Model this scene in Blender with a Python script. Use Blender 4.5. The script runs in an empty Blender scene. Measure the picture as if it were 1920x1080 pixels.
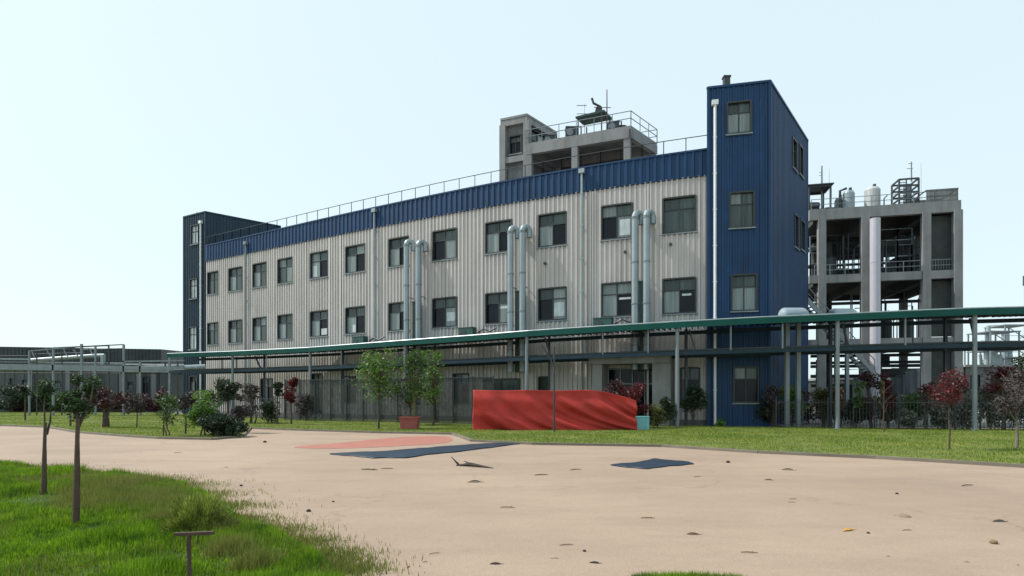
import bpy, math, random
import numpy as np
from mathutils import Vector, Matrix

# ------------------------------------------------------------------ camera, sky, sun, exposure
F = 1100.0                     # focal length in photo pixels (1920 wide)
HZ = 745.0                     # horizon row in the photo
CAMZ = 1.6
scene = bpy.context.scene
cam_data = bpy.data.cameras.new("camera")
cam_data.sensor_width = 36.0
cam_data.lens = 36.0 * F / 1920.0
cam_data.shift_y = (HZ - 540.0) / 1920.0
cam_data.clip_end = 3000.0
cam = bpy.data.objects.new("camera", cam_data)
cam.location = (0, 0, CAMZ)
cam.rotation_euler = (math.radians(90), 0, 0)
scene.collection.objects.link(cam)
scene.camera = cam

SUN_EL = math.radians(48)
SUN_DIR = Vector((-0.987, 0.16, 0)).normalized()      # horizontal direction towards the sun
SUN_AZ = math.atan2(SUN_DIR.x, SUN_DIR.y)              # clockwise from +Y
world = bpy.data.worlds.new("World")
scene.world = world
world.use_nodes = True
wn, wl = world.node_tree.nodes, world.node_tree.links
bg = wn["Background"]
sky = wn.new("ShaderNodeTexSky")
sky.sky_type = 'NISHITA'
sky.sun_disc = False
sky.sun_elevation = SUN_EL
sky.sun_rotation = SUN_AZ
sky.air_density = 1.0
sky.dust_density = 2.0
sky.ozone_density = 2.0
hs = wn.new("ShaderNodeMixRGB"); hs.blend_type = 'MIX'; hs.inputs[0].default_value = 0.6
hs.inputs[2].default_value = (10.9, 13.0, 13.4, 1)
wl.new(sky.outputs[0], hs.inputs[1])
wl.new(hs.outputs[0], bg.inputs[0])
bg.inputs[1].default_value = 0.10
sun_data = bpy.data.lights.new("sun", 'SUN')
sun_data.energy = 4.3
sun_data.angle = math.radians(0.5)
sun_data.color = (1.0, 0.95, 0.87)
sun = bpy.data.objects.new("sun", sun_data)
d = Vector((SUN_DIR.x * math.cos(SUN_EL), SUN_DIR.y * math.cos(SUN_EL), math.sin(SUN_EL)))
sun.rotation_euler = d.to_track_quat('Z', 'Y').to_euler()
scene.collection.objects.link(sun)
scene.view_settings.view_transform = 'Standard'
scene.view_settings.look = 'None'
scene.view_settings.gamma = 1.0
scene.view_settings.use_curve_mapping = False
scene.view_settings.exposure = 0.08

rnd = random.Random(7)
nr = np.random.default_rng(11)

# ------------------------------------------------------------------ placing helpers
def XY(px, Y): return ((px - 960.0) / F * Y, Y)
def Z(py, Y): return CAMZ + (HZ - py) / F * Y
def GY(py): return CAMZ * F / (py - HZ)
def G(px, py, z=0.0):
    Y = GY(py); x, y = XY(px, Y); return Vector((x, y, z))
def P(px, Y, z):
    x, y = XY(px, Y); return Vector((x, y, z))
def PP(px, py, Y): return P(px, Y, Z(py, Y))

# ------------------------------------------------------------------ materials
MATS = {}
def mat(name, col, rough=0.6, metal=0.0, var=0.12, scale=2.0, bump=0.0, bscale=30.0, col2=None,
        stretch=None, island=0.0, transl=0.0, spec=0.5, dirt=0.0, alpha=1.0):
    if name in MATS: return MATS[name]
    m = bpy.data.materials.new(name); m.use_nodes = True
    n, l = m.node_tree.nodes, m.node_tree.links
    b = n["Principled BSDF"]
    b.inputs["Roughness"].default_value = rough
    b.inputs["Metallic"].default_value = metal
    b.inputs["Specular IOR Level"].default_value = spec
    geo = n.new("ShaderNodeNewGeometry")
    mp = n.new("ShaderNodeMapping")
    l.new(geo.outputs["Position"], mp.inputs[0])
    if stretch: mp.inputs["Scale"].default_value = stretch
    no = n.new("ShaderNodeTexNoise"); no.inputs["Scale"].default_value = scale
    no.inputs["Detail"].default_value = 6; no.inputs["Roughness"].default_value = 0.62
    l.new(mp.outputs[0], no.inputs["Vector"])
    ramp = n.new("ShaderNodeMapRange")
    ramp.inputs[1].default_value = 0.3; ramp.inputs[2].default_value = 0.7
    l.new(no.outputs["Fac"], ramp.inputs[0])
    mx = n.new("ShaderNodeMixRGB")
    c = list(col)
    if col2 is None:
        a1 = [max(0, v * (1 - var)) for v in c]; a2 = [v * (1 + var) for v in c]
    else:
        a1, a2 = c, list(col2)
    mx.inputs[1].default_value = (*a1, 1); mx.inputs[2].default_value = (*a2, 1)
    l.new(ramp.outputs[0], mx.inputs[0])
    out = mx.outputs[0]
    if island > 0:
        mr = n.new("ShaderNodeMapRange"); l.new(geo.outputs["Random Per Island"], mr.inputs[0])
        mr.inputs[3].default_value = 1 - island; mr.inputs[4].default_value = 1 + island
        sc = n.new("ShaderNodeVectorMath"); sc.operation = 'SCALE'
        l.new(out, sc.inputs[0]); l.new(mr.outputs[0], sc.inputs[3]); out = sc.outputs[0]
    if dirt > 0:
        n2 = n.new("ShaderNodeTexNoise"); n2.inputs["Scale"].default_value = 1.0; n2.inputs["Detail"].default_value = 5
        m2 = n.new("ShaderNodeMapping"); m2.inputs["Scale"].default_value = (2.2, 2.2, 0.18)
        l.new(geo.outputs["Position"], m2.inputs[0]); l.new(m2.outputs[0], n2.inputs["Vector"])
        r2 = n.new("ShaderNodeMapRange"); r2.inputs[1].default_value = 0.45; r2.inputs[2].default_value = 0.75
        r2.inputs[3].default_value = 1.0; r2.inputs[4].default_value = 1 - dirt
        l.new(n2.outputs["Fac"], r2.inputs[0])
        s2 = n.new("ShaderNodeVectorMath"); s2.operation = 'SCALE'
        l.new(out, s2.inputs[0]); l.new(r2.outputs[0], s2.inputs[3]); out = s2.outputs[0]
    l.new(out, b.inputs["Base Color"])
    if bump > 0:
        nb = n.new("ShaderNodeTexNoise"); nb.inputs["Scale"].default_value = bscale; nb.inputs["Detail"].default_value = 4
        l.new(geo.outputs["Position"], nb.inputs["Vector"])
        bm_ = n.new("ShaderNodeBump"); bm_.inputs["Strength"].default_value = bump; bm_.inputs["Distance"].default_value = 0.02
        l.new(nb.outputs["Fac"], bm_.inputs["Height"]); l.new(bm_.outputs[0], b.inputs["Normal"])
    if transl > 0:
        t = n.new("ShaderNodeBsdfTranslucent"); l.new(out, t.inputs[0])
        ms = n.new("ShaderNodeMixShader"); ms.inputs[0].default_value = transl
        l.new(b.outputs[0], ms.inputs[1]); l.new(t.outputs[0], ms.inputs[2])
        l.new(ms.outputs[0], n["Material Output"].inputs[0])
    if alpha < 1: b.inputs["Alpha"].default_value = alpha
    MATS[name] = m
    return m

M_beige = mat("beige_siding", (0.52, 0.492, 0.472), 0.5, 0.0, 0.06, 0.6, dirt=0.2)
M_blue = mat("blue_siding", (0.004, 0.040, 0.112), 0.5, 0.0, 0.14, 0.8, dirt=0.3, spec=0.35)
M_navy = mat("dark_blue_siding", (0.013, 0.036, 0.060), 0.55, 0.0, 0.15, 0.8, dirt=0.3, spec=0.35)
M_frame = mat("dark_window_frame", (0.025, 0.03, 0.032), 0.5)
M_glass = mat("dark_glass", (0.006, 0.009, 0.013), 0.12, 0, 0.5, 1.3, spec=0.22)
M_curt = mat("curtained_glass", (0.19, 0.23, 0.225), 0.18, 0, 0.35, 1.0, stretch=(7, 7, 0.3), spec=0.4, island=.45)
M_bright = mat("sky_lit_glass", (0.50, 0.56, 0.56), 0.2, 0, 0.25, 1.0, stretch=(4, 4, 1.5), spec=0.6)  # pale base colour stands in for sky reflected in the panes
M_curtg = mat("green_glass", (0.045, 0.065, 0.06), 0.14, 0, 0.5, 1.0, stretch=(7, 7, 0.4), spec=0.4, island=.7)
M_white = mat("white_paint", (0.72, 0.75, 0.77), 0.4, 0, 0.06, 1.5, dirt=0.1)
M_duct = mat("galvanized_duct", (0.30, 0.36, 0.38), 0.42, 0.35, 0.1, 1.2, dirt=0.25)
M_steel = mat("grey_steel", (0.21, 0.245, 0.265), 0.5, 0.2, 0.12, 2.0, dirt=0.2)
M_dsteel = mat("dark_steel", (0.045, 0.055, 0.06), 0.5, 0.2, 0.2, 2.0)
M_navysteel = mat("navy_beam_paint", (0.008, 0.028, 0.045), 0.5, 0, 0.2, 1.5, spec=0.3)
M_teal = mat("teal_roof_sheet", (0.003, 0.068, 0.056), 0.55, 0, 0.15, 1.0, spec=0.2)
M_conc = mat("concrete", (0.24, 0.245, 0.245), 0.85, 0, 0.14, 0.9, 0.3, 18, dirt=0.3)
M_dconc = mat("stained_concrete", (0.16, 0.165, 0.16), 0.9, 0, 0.3, 1.2, 0.4, 14, dirt=0.4)
M_dpanel = mat("dark_panel", (0.025, 0.032, 0.030), 0.7, 0, 0.35, 1.5)
M_roof = mat("roof_grey", (0.22, 0.22, 0.21), 0.9)
M_leftwall = mat("grey_wall", (0.11, 0.12, 0.118), 0.8, 0, 0.12, 0.5, dirt=0.35)
M_leftroof = mat("dark_roof_cladding", (0.035, 0.045, 0.052), 0.6, 0, 0.3, 0.7, dirt=0.2)
M_red = mat("red_tarp", (0.40, 0.026, 0.018), 0.75, 0, 0.2, 1.1, 0.15, 20)
M_planter = mat("terracotta", (0.33, 0.085, 0.07), 0.7, 0, 0.2, 3.0)
M_cyan = mat("pale_blue_plastic", (0.16, 0.40, 0.44), 0.5, 0, 0.1, 3.0)
M_bark = mat("bark", (0.075, 0.055, 0.042), 0.95, 0, 0.35, 9.0, 0.6, 40)
M_lbark = mat("pale_bark", (0.16, 0.14, 0.12), 0.95, 0, 0.35, 9.0, 0.6, 40)
M_wood = mat("stake_wood", (0.09, 0.058, 0.04), 0.85, 0, 0.3, 6.0, 0.5, 30)
L_green = mat("leaf_green", (0.055, 0.115, 0.025), 0.5, 0, 0.35, 2.5, island=0.5, transl=0.35)
L_bright = mat("leaf_bright", (0.10, 0.20, 0.03), 0.5, 0, 0.35, 2.5, island=0.4, transl=0.4)
L_dark = mat("leaf_dark", (0.022, 0.042, 0.018), 0.55, 0, 0.35, 2.5, island=0.5, transl=0.2)
L_red = mat("leaf_red", (0.115, 0.014, 0.018), 0.5, 0, 0.35, 2.5, island=0.5, transl=0.35)
L_maroon = mat("leaf_maroon", (0.06, 0.022, 0.026), 0.55, 0, 0.35, 2.5, island=0.5, transl=0.25)
L_olive = mat("leaf_olive", (0.11, 0.11, 0.03), 0.5, 0, 0.35, 2.5, island=0.5, transl=0.35)
L_grey = mat("leaf_grey", (0.15, 0.16, 0.13), 0.5, 0, 0.35, 2.5, island=0.8, transl=0.2)
L_twig = mat("twigs", (0.055, 0.045, 0.045), 0.8, 0, 0.3, 5.0, island=0.6)

# ------------------------------------------------------------------ mesh helpers
class MB:
    def __init__(s): s.v = []; s.f = []; s.m = []
    def face(s, pts, mi=0):
        i = len(s.v); s.v.extend([tuple(p) for p in pts]); s.f.append(tuple(range(i, i + len(pts)))); s.m.append(mi)
    def box(s, c, sz, ax=None, mi=0):
        """c centre, sz full sizes, ax = unit vector of local x in plan"""
        ux = Vector((1, 0, 0)) if ax is None else Vector((ax[0], ax[1], 0)).normalized()
        uy = Vector((-ux.y, ux.x, 0)); uz = Vector((0, 0, 1)); c = Vector(c)
        s.obox(c, ux * sz[0] / 2, uy * sz[1] / 2, uz * sz[2] / 2, mi)
    def obox(s, c, a, b, d, mi=0):
        i = len(s.v)
        for k in (-1, 1):
            for (p, q) in ((-1, -1), (1, -1), (1, 1), (-1, 1)):
                s.v.append(tuple(c + a * p + b * q + d * k))
        for f in ((0, 3, 2, 1), (4, 5, 6, 7), (0, 1, 5, 4), (1, 2, 6, 5), (2, 3, 7, 6), (3, 0, 4, 7)):
            s.f.append(tuple(i + x for x in f)); s.m.append(mi)
    def bar(s, p, q, w, h, mi=0):
        """box beam from p to q, w sideways and h upwards"""
        p, q = Vector(p), Vector(q); dd = q - p; L = dd.length
        if L < 1e-6: return
        u = dd / L
        side = u.cross(Vector((0, 0, 1)))
        side = Vector((1, 0, 0)) if side.length < 1e-3 else side.normalized()
        up = side.cross(u).normalized()
        s.obox((p + q) / 2, u * L / 2, side * w / 2, up * h / 2, mi)
    def tube(s, pts, r, n=8, mi=0, cap=True):
        pts = [Vector(p) for p in pts]
        rs = r if isinstance(r, (list, tuple)) else [r] * len(pts)
        base = len(s.v); prev = None
        for k, p in enumerate(pts):
            if k == 0: t = pts[1] - p
            elif k == len(pts) - 1: t = p - pts[k - 1]
            else: t = (pts[k + 1] - pts[k - 1])
            t.normalize()
            if prev is None:
                a = Vector((0, 0, 1)) if abs(t.z) < 0.9 else Vector((1, 0, 0))
                u = t.cross(a).normalized()
            else:
                u = (prev - t * prev.dot(t)).normalized()
            prev = u; w = t.cross(u)
            for j in range(n):
                an = 2 * math.pi * j / n
                s.v.append(tuple(p + (u * math.cos(an) + w * math.sin(an)) * rs[k]))
        for k in range(len(pts) - 1):
            for j in range(n):
                a = base + k * n + j; b_ = base + k * n + (j + 1) % n
                s.f.append((a, b_, b_ + n, a + n)); s.m.append(mi)
        if cap:
            s.f.append(tuple(base + j for j in range(n))[::-1]); s.m.append(mi)
            e = base + (len(pts) - 1) * n
            s.f.append(tuple(e + j for j in range(n))); s.m.append(mi)
    def lathe(s, c, prof, n=16, mi=0):
        base = len(s.v); c = Vector(c)
        for (r, z) in prof:
            for j in range(n):
                an = 2 * math.pi * j / n
                s.v.append((c.x + r * math.cos(an), c.y + r * math.sin(an), c.z + z))
        for k in range(len(prof) - 1):
            for j in range(n):
                a = base + k * n + j; b_ = base + k * n + (j + 1) % n
                s.f.append((a, b_, b_ + n, a + n)); s.m.append(mi)
        s.f.append(tuple(base + j for j in range(n))[::-1]); s.m.append(mi)
        e = base + (len(prof) - 1) * n
        s.f.append(tuple(e + j for j in range(n))); s.m.append(mi)
    def prism(s, poly, z0, z1, mi=0):
        n = len(poly); i = len(s.v)
        area = sum(poly[k][0] * poly[(k + 1) % n][1] - poly[(k + 1) % n][0] * poly[k][1] for k in range(n))
        if area < 0: poly = poly[::-1]
        for z in (z0, z1):
            for p in poly: s.v.append((p[0], p[1], z))
        s.f.append(tuple(i + k for k in range(n))[::-1]); s.m.append(mi)
        s.f.append(tuple(i + n + k for k in range(n))); s.m.append(mi)
        for k in range(n):
            k2 = (k + 1) % n
            s.f.append((i + k, i + k2, i + n + k2, i + n + k)); s.m.append(mi)
    def build(s, name, mats, parent=None, loc=None, smooth=False):
        if not isinstance(mats, (list, tuple)): mats = [mats]
        off = Vector((0, 0, 0))
        if parent is not None: off = Vector(parent.get("_w", (0, 0, 0)))
        elif loc is not None: off = Vector(loc)
        me = bpy.data.meshes.new(name)
        me.from_pydata([(v[0] - off.x, v[1] - off.y, v[2] - off.z) for v in s.v], [], s.f)
        for m in mats: me.materials.append(m)
        if len(mats) > 1: me.polygons.foreach_set("material_index", s.m)
        if smooth: me.polygons.foreach_set("use_smooth", [True] * len(s.f))
        me.update()
        o = bpy.data.objects.new(name, me)
        scene.collection.objects.link(o)
        if parent is not None: o.parent = parent
        elif loc is not None: o.location = off
        if parent is not None: o["_w"] = tuple(off)
        ALL.append(o)
        return o
ALL = []
def tag(o, label=None, cat=None, group=None, kind=None):
    if label: o["label"] = label
    if cat: o["category"] = cat
    if group: o["group"] = group
    if kind: o["kind"] = kind
    return o
def thing(name, label, cat, loc, group=None):
    o = bpy.data.objects.new(name, None); scene.collection.objects.link(o)
    o.location = loc; o["_w"] = tuple(loc); ALL.append(o)
    o.empty_display_size = 0.3
    return tag(o, label, cat, group)

# ------------------------------------------------------------------ ground, pavement, lawns
def poly_sheet(name, poly, z, m, thick=None):
    b = MB()
    if thick: b.prism([(p[0], p[1]) for p in poly], z - thick, z)
    else:
        area = sum(poly[k][0] * poly[(k + 1) % len(poly)][1] - poly[(k + 1) % len(poly)][0] * poly[k][1] for k in range(len(poly)))
        q = poly if area > 0 else poly[::-1]
        b.face([(p[0], p[1], z) for p in q])
    return tag(b.build(name, m), kind="structure")

M_ground = mat("ground_earth", (0.17, 0.17, 0.15), 0.95, 0, 0.25, 0.3, 0.4, 6)
M_pave = mat("pale_pavement", (0.268, 0.196, 0.144), 0.85, 0, 0.1, 0.16, 0.35, 60, col2=(0.370, 0.276, 0.204), dirt=0.0)
M_lawn = mat("lawn_soil", (0.075, 0.11, 0.018), 0.95, 0, 0.3, 0.5, 0.6, 20, col2=(0.17, 0.18, 0.03))
M_fore = mat("foreground_soil", (0.025, 0.045, 0.008), 0.95, 0, 0.3, 1.0, 0.6, 20)
M_kerb = mat("kerb_stone", (0.17, 0.15, 0.12), 0.9, 0, 0.2, 1.5)

poly_sheet("ground", [(-1500, -60), (1500, -60), (1500, 2600), (-1500, 2600)], 0.0, M_ground)
poly_sheet("pavement", [(-60, -25), (60, -25), (60, 24), (28, 31), (-40, 40), (-60, 40)], 0.006, M_pave)

near = [(-500, 797), (8, 799), (90, 802), (150, 812), (240, 819), (300, 823), (400, 825), (455, 820), (470, 804), (520, 806),
        (700, 812), (850, 815), (885, 828), (1000, 834), (1240, 838), (1420, 850), (1640, 860), (1920, 877), (2150, 893)]
near_w = [G(*p) for p in near]
far_w = [G(2150, 809), G(1900, 807), G(1500, 803), G(1240, 800), G(1000, 795), G(880, 786), G(520, 786), G(455, 783), G(300, 775), G(8, 772), G(-500, 771)]
lawn_poly = [(p.x, p.y) for p in near_w] + [(p.x, p.y) for p in far_w]
poly_sheet("lawn", lawn_poly, 0.055, M_lawn, 0.05)
kb = MB()
for a, b_ in zip(near_w[:-1], near_w[1:]):
    kb.bar(Vector((a.x, a.y - 0.06, 0.045)), Vector((b_.x, b_.y - 0.06, 0.045)), 0.12, 0.08)
tag(kb.build("kerb", M_kerb), kind="structure")
fore = [(-420, 852), (8, 868), (80, 880), (200, 888), (330, 903), (400, 940), (425, 965), (475, 988), (530, 1010), (590, 1042), (640, 1085), (690, 1200), (700, 1500), (-1800, 1500), (-1500, 900)]
fore_w = [G(*p) for p in fore]
poly_sheet("grass_verge", [(p.x, p.y) for p in fore_w], 0.03, M_fore)
corner = [(1190, 1094), (1230, 1091), (1300, 1090), (1390, 1097), (1430, 1115), (1160, 1115)]
corner_w = [G(*p) for p in corner]
poly_sheet("grass_corner", [(p.x, p.y) for p in corner_w], 0.03, M_fore)

# pavement: broad tone changes, fine grit, faint cracks
_n, _l = M_pave.node_tree.nodes, M_pave.node_tree.links
_b = _n["Principled BSDF"]; _src = _b.inputs["Base Color"].links[0].from_socket
_g = _n.new("ShaderNodeNewGeometry")
def _noise(scale, lo, hi, a, b_, stretch=(1, 1, 1)):
    mp = _n.new("ShaderNodeMapping"); mp.inputs["Scale"].default_value = stretch; _l.new(_g.outputs["Position"], mp.inputs[0])
    t = _n.new("ShaderNodeTexNoise"); t.inputs["Scale"].default_value = scale; t.inputs["Detail"].default_value = 8; t.inputs["Roughness"].default_value = .7
    _l.new(mp.outputs[0], t.inputs["Vector"]); r = _n.new("ShaderNodeMapRange"); r.inputs[1].default_value = lo; r.inputs[2].default_value = hi
    r.inputs[3].default_value = a; r.inputs[4].default_value = b_; _l.new(t.outputs["Fac"], r.inputs[0]); return r.outputs[0]
for args in ((60, .3, .7, .82, 1.14), (.55, .45, .72, 1.03, .86, (.5, 1.4, 1)), (5.0, .55, .8, 1.0, .86)):
    sc = _n.new("ShaderNodeVectorMath"); sc.operation = 'SCALE'; _l.new(_src, sc.inputs[0]); _l.new(_noise(*args), sc.inputs[3]); _src = sc.outputs[0]
_v = _n.new("ShaderNodeTexVoronoi"); _v.feature = 'DISTANCE_TO_EDGE'; _v.inputs["Scale"].default_value = .16
_w = _n.new("ShaderNodeTexNoise"); _w.inputs["Scale"].default_value = 1.4; _w.inputs["Detail"].default_value = 6; _l.new(_g.outputs["Position"], _w.inputs["Vector"])
_a = _n.new("ShaderNodeVectorMath"); _a.operation = 'SCALE'; _a.inputs[3].default_value = 1.6; _l.new(_w.outputs["Color"], _a.inputs[0])
_a2 = _n.new("ShaderNodeVectorMath"); _a2.operation = 'ADD'; _l.new(_g.outputs["Position"], _a2.inputs[0]); _l.new(_a.outputs[0], _a2.inputs[1]); _l.new(_a2.outputs[0], _v.inputs["Vector"])
_r = _n.new("ShaderNodeMapRange"); _r.inputs[1].default_value = 0; _r.inputs[2].default_value = .006; _r.inputs[3].default_value = .80; _r.inputs[4].default_value = 1.0; _l.new(_v.outputs["Distance"], _r.inputs[0])
sc = _n.new("ShaderNodeVectorMath"); sc.operation = 'SCALE'; _l.new(_src, sc.inputs[0]); _l.new(_r.outputs[0], sc.inputs[3]); _l.new(sc.outputs[0], _b.inputs["Base Color"])

def inside(poly, x, y):
    res = np.zeros(len(x), bool); n = len(poly); j = n - 1
    for i in range(n):
        xi, yi = poly[i]; xj, yj = poly[j]
        c = ((yi > y) != (yj > y)) & (x < (xj - xi) * (y - yi) / (yj - yi + 1e-12) + xi)
        res ^= c; j = i
    return res
def sample_poly(poly, n, weight_near=False, fov=1.0):
    a = np.array(poly); x0, y0 = a.min(0); x1, y1 = a.max(0)
    out = []; got = 0
    while got < n:
        x = nr.uniform(x0, x1, n * 2); y = nr.uniform(y0, y1, n * 2)
        k = inside(poly, x, y) & (np.abs(x) < fov * y + 1.0)
        if weight_near: k &= nr.random(len(x)) < np.clip((weight_near / np.maximum(y, 0.1)) ** 1.5, 0, 1)
        out.append(np.stack([x[k], y[k]], 1)); got += k.sum()
    return np.concatenate(out)[:n]
def blades(name, xy, h, w, base_z, m, label, parent=None, lean=0.35, cat="grass"):
    n = len(xy); an = nr.uniform(0, 2 * np.pi, n)
    wx, wy = np.cos(an) * w / 2, np.sin(an) * w / 2
    la = nr.uniform(0, 2 * np.pi, n); ll = np.abs(nr.normal(0, lean, n)) * h
    v = np.zeros((n, 3, 3), np.float32)
    v[:, 0] = np.stack([xy[:, 0] - wx, xy[:, 1] - wy, np.full(n, base_z)], 1)
    v[:, 1] = np.stack([xy[:, 0] + wx, xy[:, 1] + wy, np.full(n, base_z)], 1)
    v[:, 2] = np.stack([xy[:, 0] + np.cos(la) * ll, xy[:, 1] + np.sin(la) * ll, base_z + h], 1)
    me = bpy.data.meshes.new(name)
    me.vertices.add(n * 3); me.vertices.foreach_set("co", v.ravel())
    me.loops.add(n * 3); me.loops.foreach_set("vertex_index", np.arange(n * 3, dtype=np.int32))
    me.polygons.add(n); me.polygons.foreach_set("loop_start", np.arange(0, n * 3, 3, dtype=np.int32))
    me.polygons.foreach_set("loop_total", np.full(n, 3, np.int32))
    me.materials.append(m); me.update(); me.validate()
    o = bpy.data.objects.new(name, me); scene.collection.objects.link(o)
    return tag(o, label, cat, None, "stuff")
def vnoise(x, y, s, seed):
    r = np.random.default_rng(seed); g = r.random((64, 64))
    u = (x / s) % 63; v = (y / s) % 63; i = u.astype(int); j = v.astype(int); fu = u - i; fv = v - j
    fu = fu * fu * (3 - 2 * fu); fv = fv * fv * (3 - 2 * fv)
    return (g[i, j] * (1 - fu) + g[i + 1, j] * fu) * (1 - fv) + (g[i, j + 1] * (1 - fu) + g[i + 1, j + 1] * fu) * fv
B_fore = mat("grass_blade", (0.038, 0.110, 0.005), 0.6, 0, 0.35, 2.6, island=0.5, transl=0.5, col2=(0.21, 0.36, 0.012))
B_dry = mat("dry_grass_blade", (0.13, 0.18, 0.025), 0.6, 0, 0.35, 0.9, island=0.45, transl=0.45, col2=(0.19, 0.19, 0.05))
B_lawn = mat("lawn_blade", (0.115, 0.20, 0.018), 0.6, 0, 0.35, 0.5, island=0.4, transl=0.4, col2=(0.21, 0.26, 0.03))

fp = [(p.x, p.y) for p in fore_w]
xy = sample_poly(fp, 200000, 6.0, 0.95)
nz = vnoise(xy[:, 0] + 50, xy[:, 1] + 50, 0.6, 3)
keep = nr.random(len(xy)) < 0.35 + 0.75 * nz
xy = xy[keep]; nz = nz[keep]
hh = (0.03 + 0.17 * nz ** 1.8) * nr.uniform(0.5, 1.2, len(xy))
blades("grass", xy, hh, 0.012, 0.03, B_fore, "lush bright green grass covering the verge in the lower left corner")
cp = [(p.x, p.y) for p in corner_w]
xy = sample_poly(cp, 9000)
blades("grass", xy, nr.uniform(0.03, 0.09, len(xy)), 0.008, 0.03, B_fore, "small tuft of green grass at the bottom edge of the pavement")
# dry edge of the verge
ex = []
for (px, py) in [(20, 872), (60, 880), (110, 885), (180, 892), (240, 895), (300, 905), (345, 925), (395, 945), (425, 972), (480, 992), (535, 1014), (585, 1040), (618, 1065), (40, 890), (120, 900)]:
    c = G(px, py + 6); s_ = c.y * 0.045
    ex.append(np.stack([nr.normal(c.x, s_ * 1.1, 3000), nr.normal(c.y, s_ * .6, 3000)], 1))
xy = np.concatenate(ex)
blades("dry_grass", xy, nr.uniform(0.015, 0.08, len(xy)), 0.009, 0.01, B_dry, "olive and straw coloured grass fraying over the edge of the pavement")
ex = []
for (px, py, n_, sx) in [(175, 905, 5000, .35), (215, 902, 5000, .3), (190, 925, 5000, .25), (250, 930, 4500, .3), (300, 945, 4500, .22), (210, 940, 4000, .3), (290, 925, 3500, .3), (330, 965, 3500, .18), (435, 1030, 3000, .10), (480, 1058, 2500, .09), (400, 1000, 2500, .10)]:
    c = G(px, py + 10)
    ex.append(np.stack([nr.normal(c.x, sx, n_), nr.normal(c.y, sx * 1.1, n_)], 1))
xy = np.concatenate(ex)
blades("tall_grass", xy, nr.uniform(0.05, 0.27, len(xy)) * nr.uniform(0.35, 1, len(xy)), 0.007, 0.02, B_dry, "taller olive weeds standing on the right side of the verge", lean=0.45)
xy = sample_poly(fp, 60000, 6.0, 0.95); nz = vnoise(xy[:, 0] + 80, xy[:, 1] + 80, 0.9, 21); xy = xy[nr.random(len(xy)) < np.clip((nz - .45) * 2.2, 0, .9)]
blades("dry_grass", xy, nr.uniform(0.04, 0.13, len(xy)), 0.008, 0.03, B_dry, "patches of paler dried grass scattered through the green of the verge")
xy = sample_poly(lawn_poly, 170000, 24.0, 0.95)
nz = vnoise(xy[:, 0] + 60, xy[:, 1] + 60, 1.2, 5)
blades("lawn_grass", xy, (0.02 + 0.06 * nz) * nr.uniform(0.6, 1.3, len(xy)), 0.022, 0.055, B_lawn, "short yellow green grass of the lawn before the factory")

# ------------------------------------------------------------------ the curved factory front
fx = np.array([1330, 1200, 1096, 973, 870, 727, 640, 567, 472, 388], float)
fd = np.array([416, 402, 388, 366, 347.5, 323, 307, 292, 271, 255], float)
fY = 12.57 * F / fd; fX = (fx - 960) / F * fY
cf = np.polyfit(fX, fY, 3)
XS = np.linspace(-31, 13, 1500); YS = np.polyval(cf, XS)
PXS = 960 + F * XS / YS
SS = np.concatenate([[0], np.cumsum(np.hypot(np.diff(XS), np.diff(YS)))])
def s_of_px(px): return float(np.interp(px, PXS, SS))
def fpt(s, out=0.0, z=0.0):
    x = float(np.interp(s, SS, XS)); y = float(np.interp(s, SS, YS))
    dy = float(np.polyval(np.polyder(cf), x)); t = Vector((1, dy, 0)).normalized(); nn = Vector((t.y, -t.x, 0))
    p = Vector((x, y, 0)) + nn * out; p.z = z
    return p
def ftan(s):
    x = float(np.interp(s, SS, XS)); dy = float(np.polyval(np.polyder(cf), x)); return Vector((1, dy, 0)).normalized()
def fY_at(px): return fpt(s_of_px(px)).y

def siding(b, pt, s0, s1, z0, z1, pitch=0.3, depth=0.05, holes=(), mi=0):
    """ribbed sheet; pt(s, out, z) gives a point; holes = (sa, sb, za, zb)"""
    br = {}
    def off(s):
        t = ((s - s0) / pitch) % 1.0
        if t < 0.52: return 0.0
        if t < 0.60: return (t - 0.52) / 0.08 * depth
        if t < 0.92: return depth
        return (1 - t) / 0.08 * depth
    pts = []
    n = int((s1 - s0) / pitch) + 1
    for k in range(n):
        for t in (0, .52, .60, .92):
            s = s0 + (k + t) * pitch
            if s < s1: pts.append(s)
    pts.append(s1)
    for h in holes:
        for e in (h[0], h[1]):
            if s0 < e < s1: pts.append(e)
    pts = sorted(set(round(p, 5) for p in pts))
    for a, c in zip(pts[:-1], pts[1:]):
        mid = (a + c) / 2
        cuts = sorted([(h[2], h[3]) for h in holes if h[0] < mid < h[1]])
        zs = []; z = z0
        for (za, zb) in cuts:
            if za > z: zs.append((z, za))
            z = max(z, zb)
        if z < z1: zs.append((z, z1))
        oa, oc = off(a + 1e-6), off(c - 1e-6)
        for (za, zb) in zs:
            b.face([pt(a, oa, za), pt(c, oc, za), pt(c, oc, zb), pt(a, oa, zb)], mi)

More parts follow.
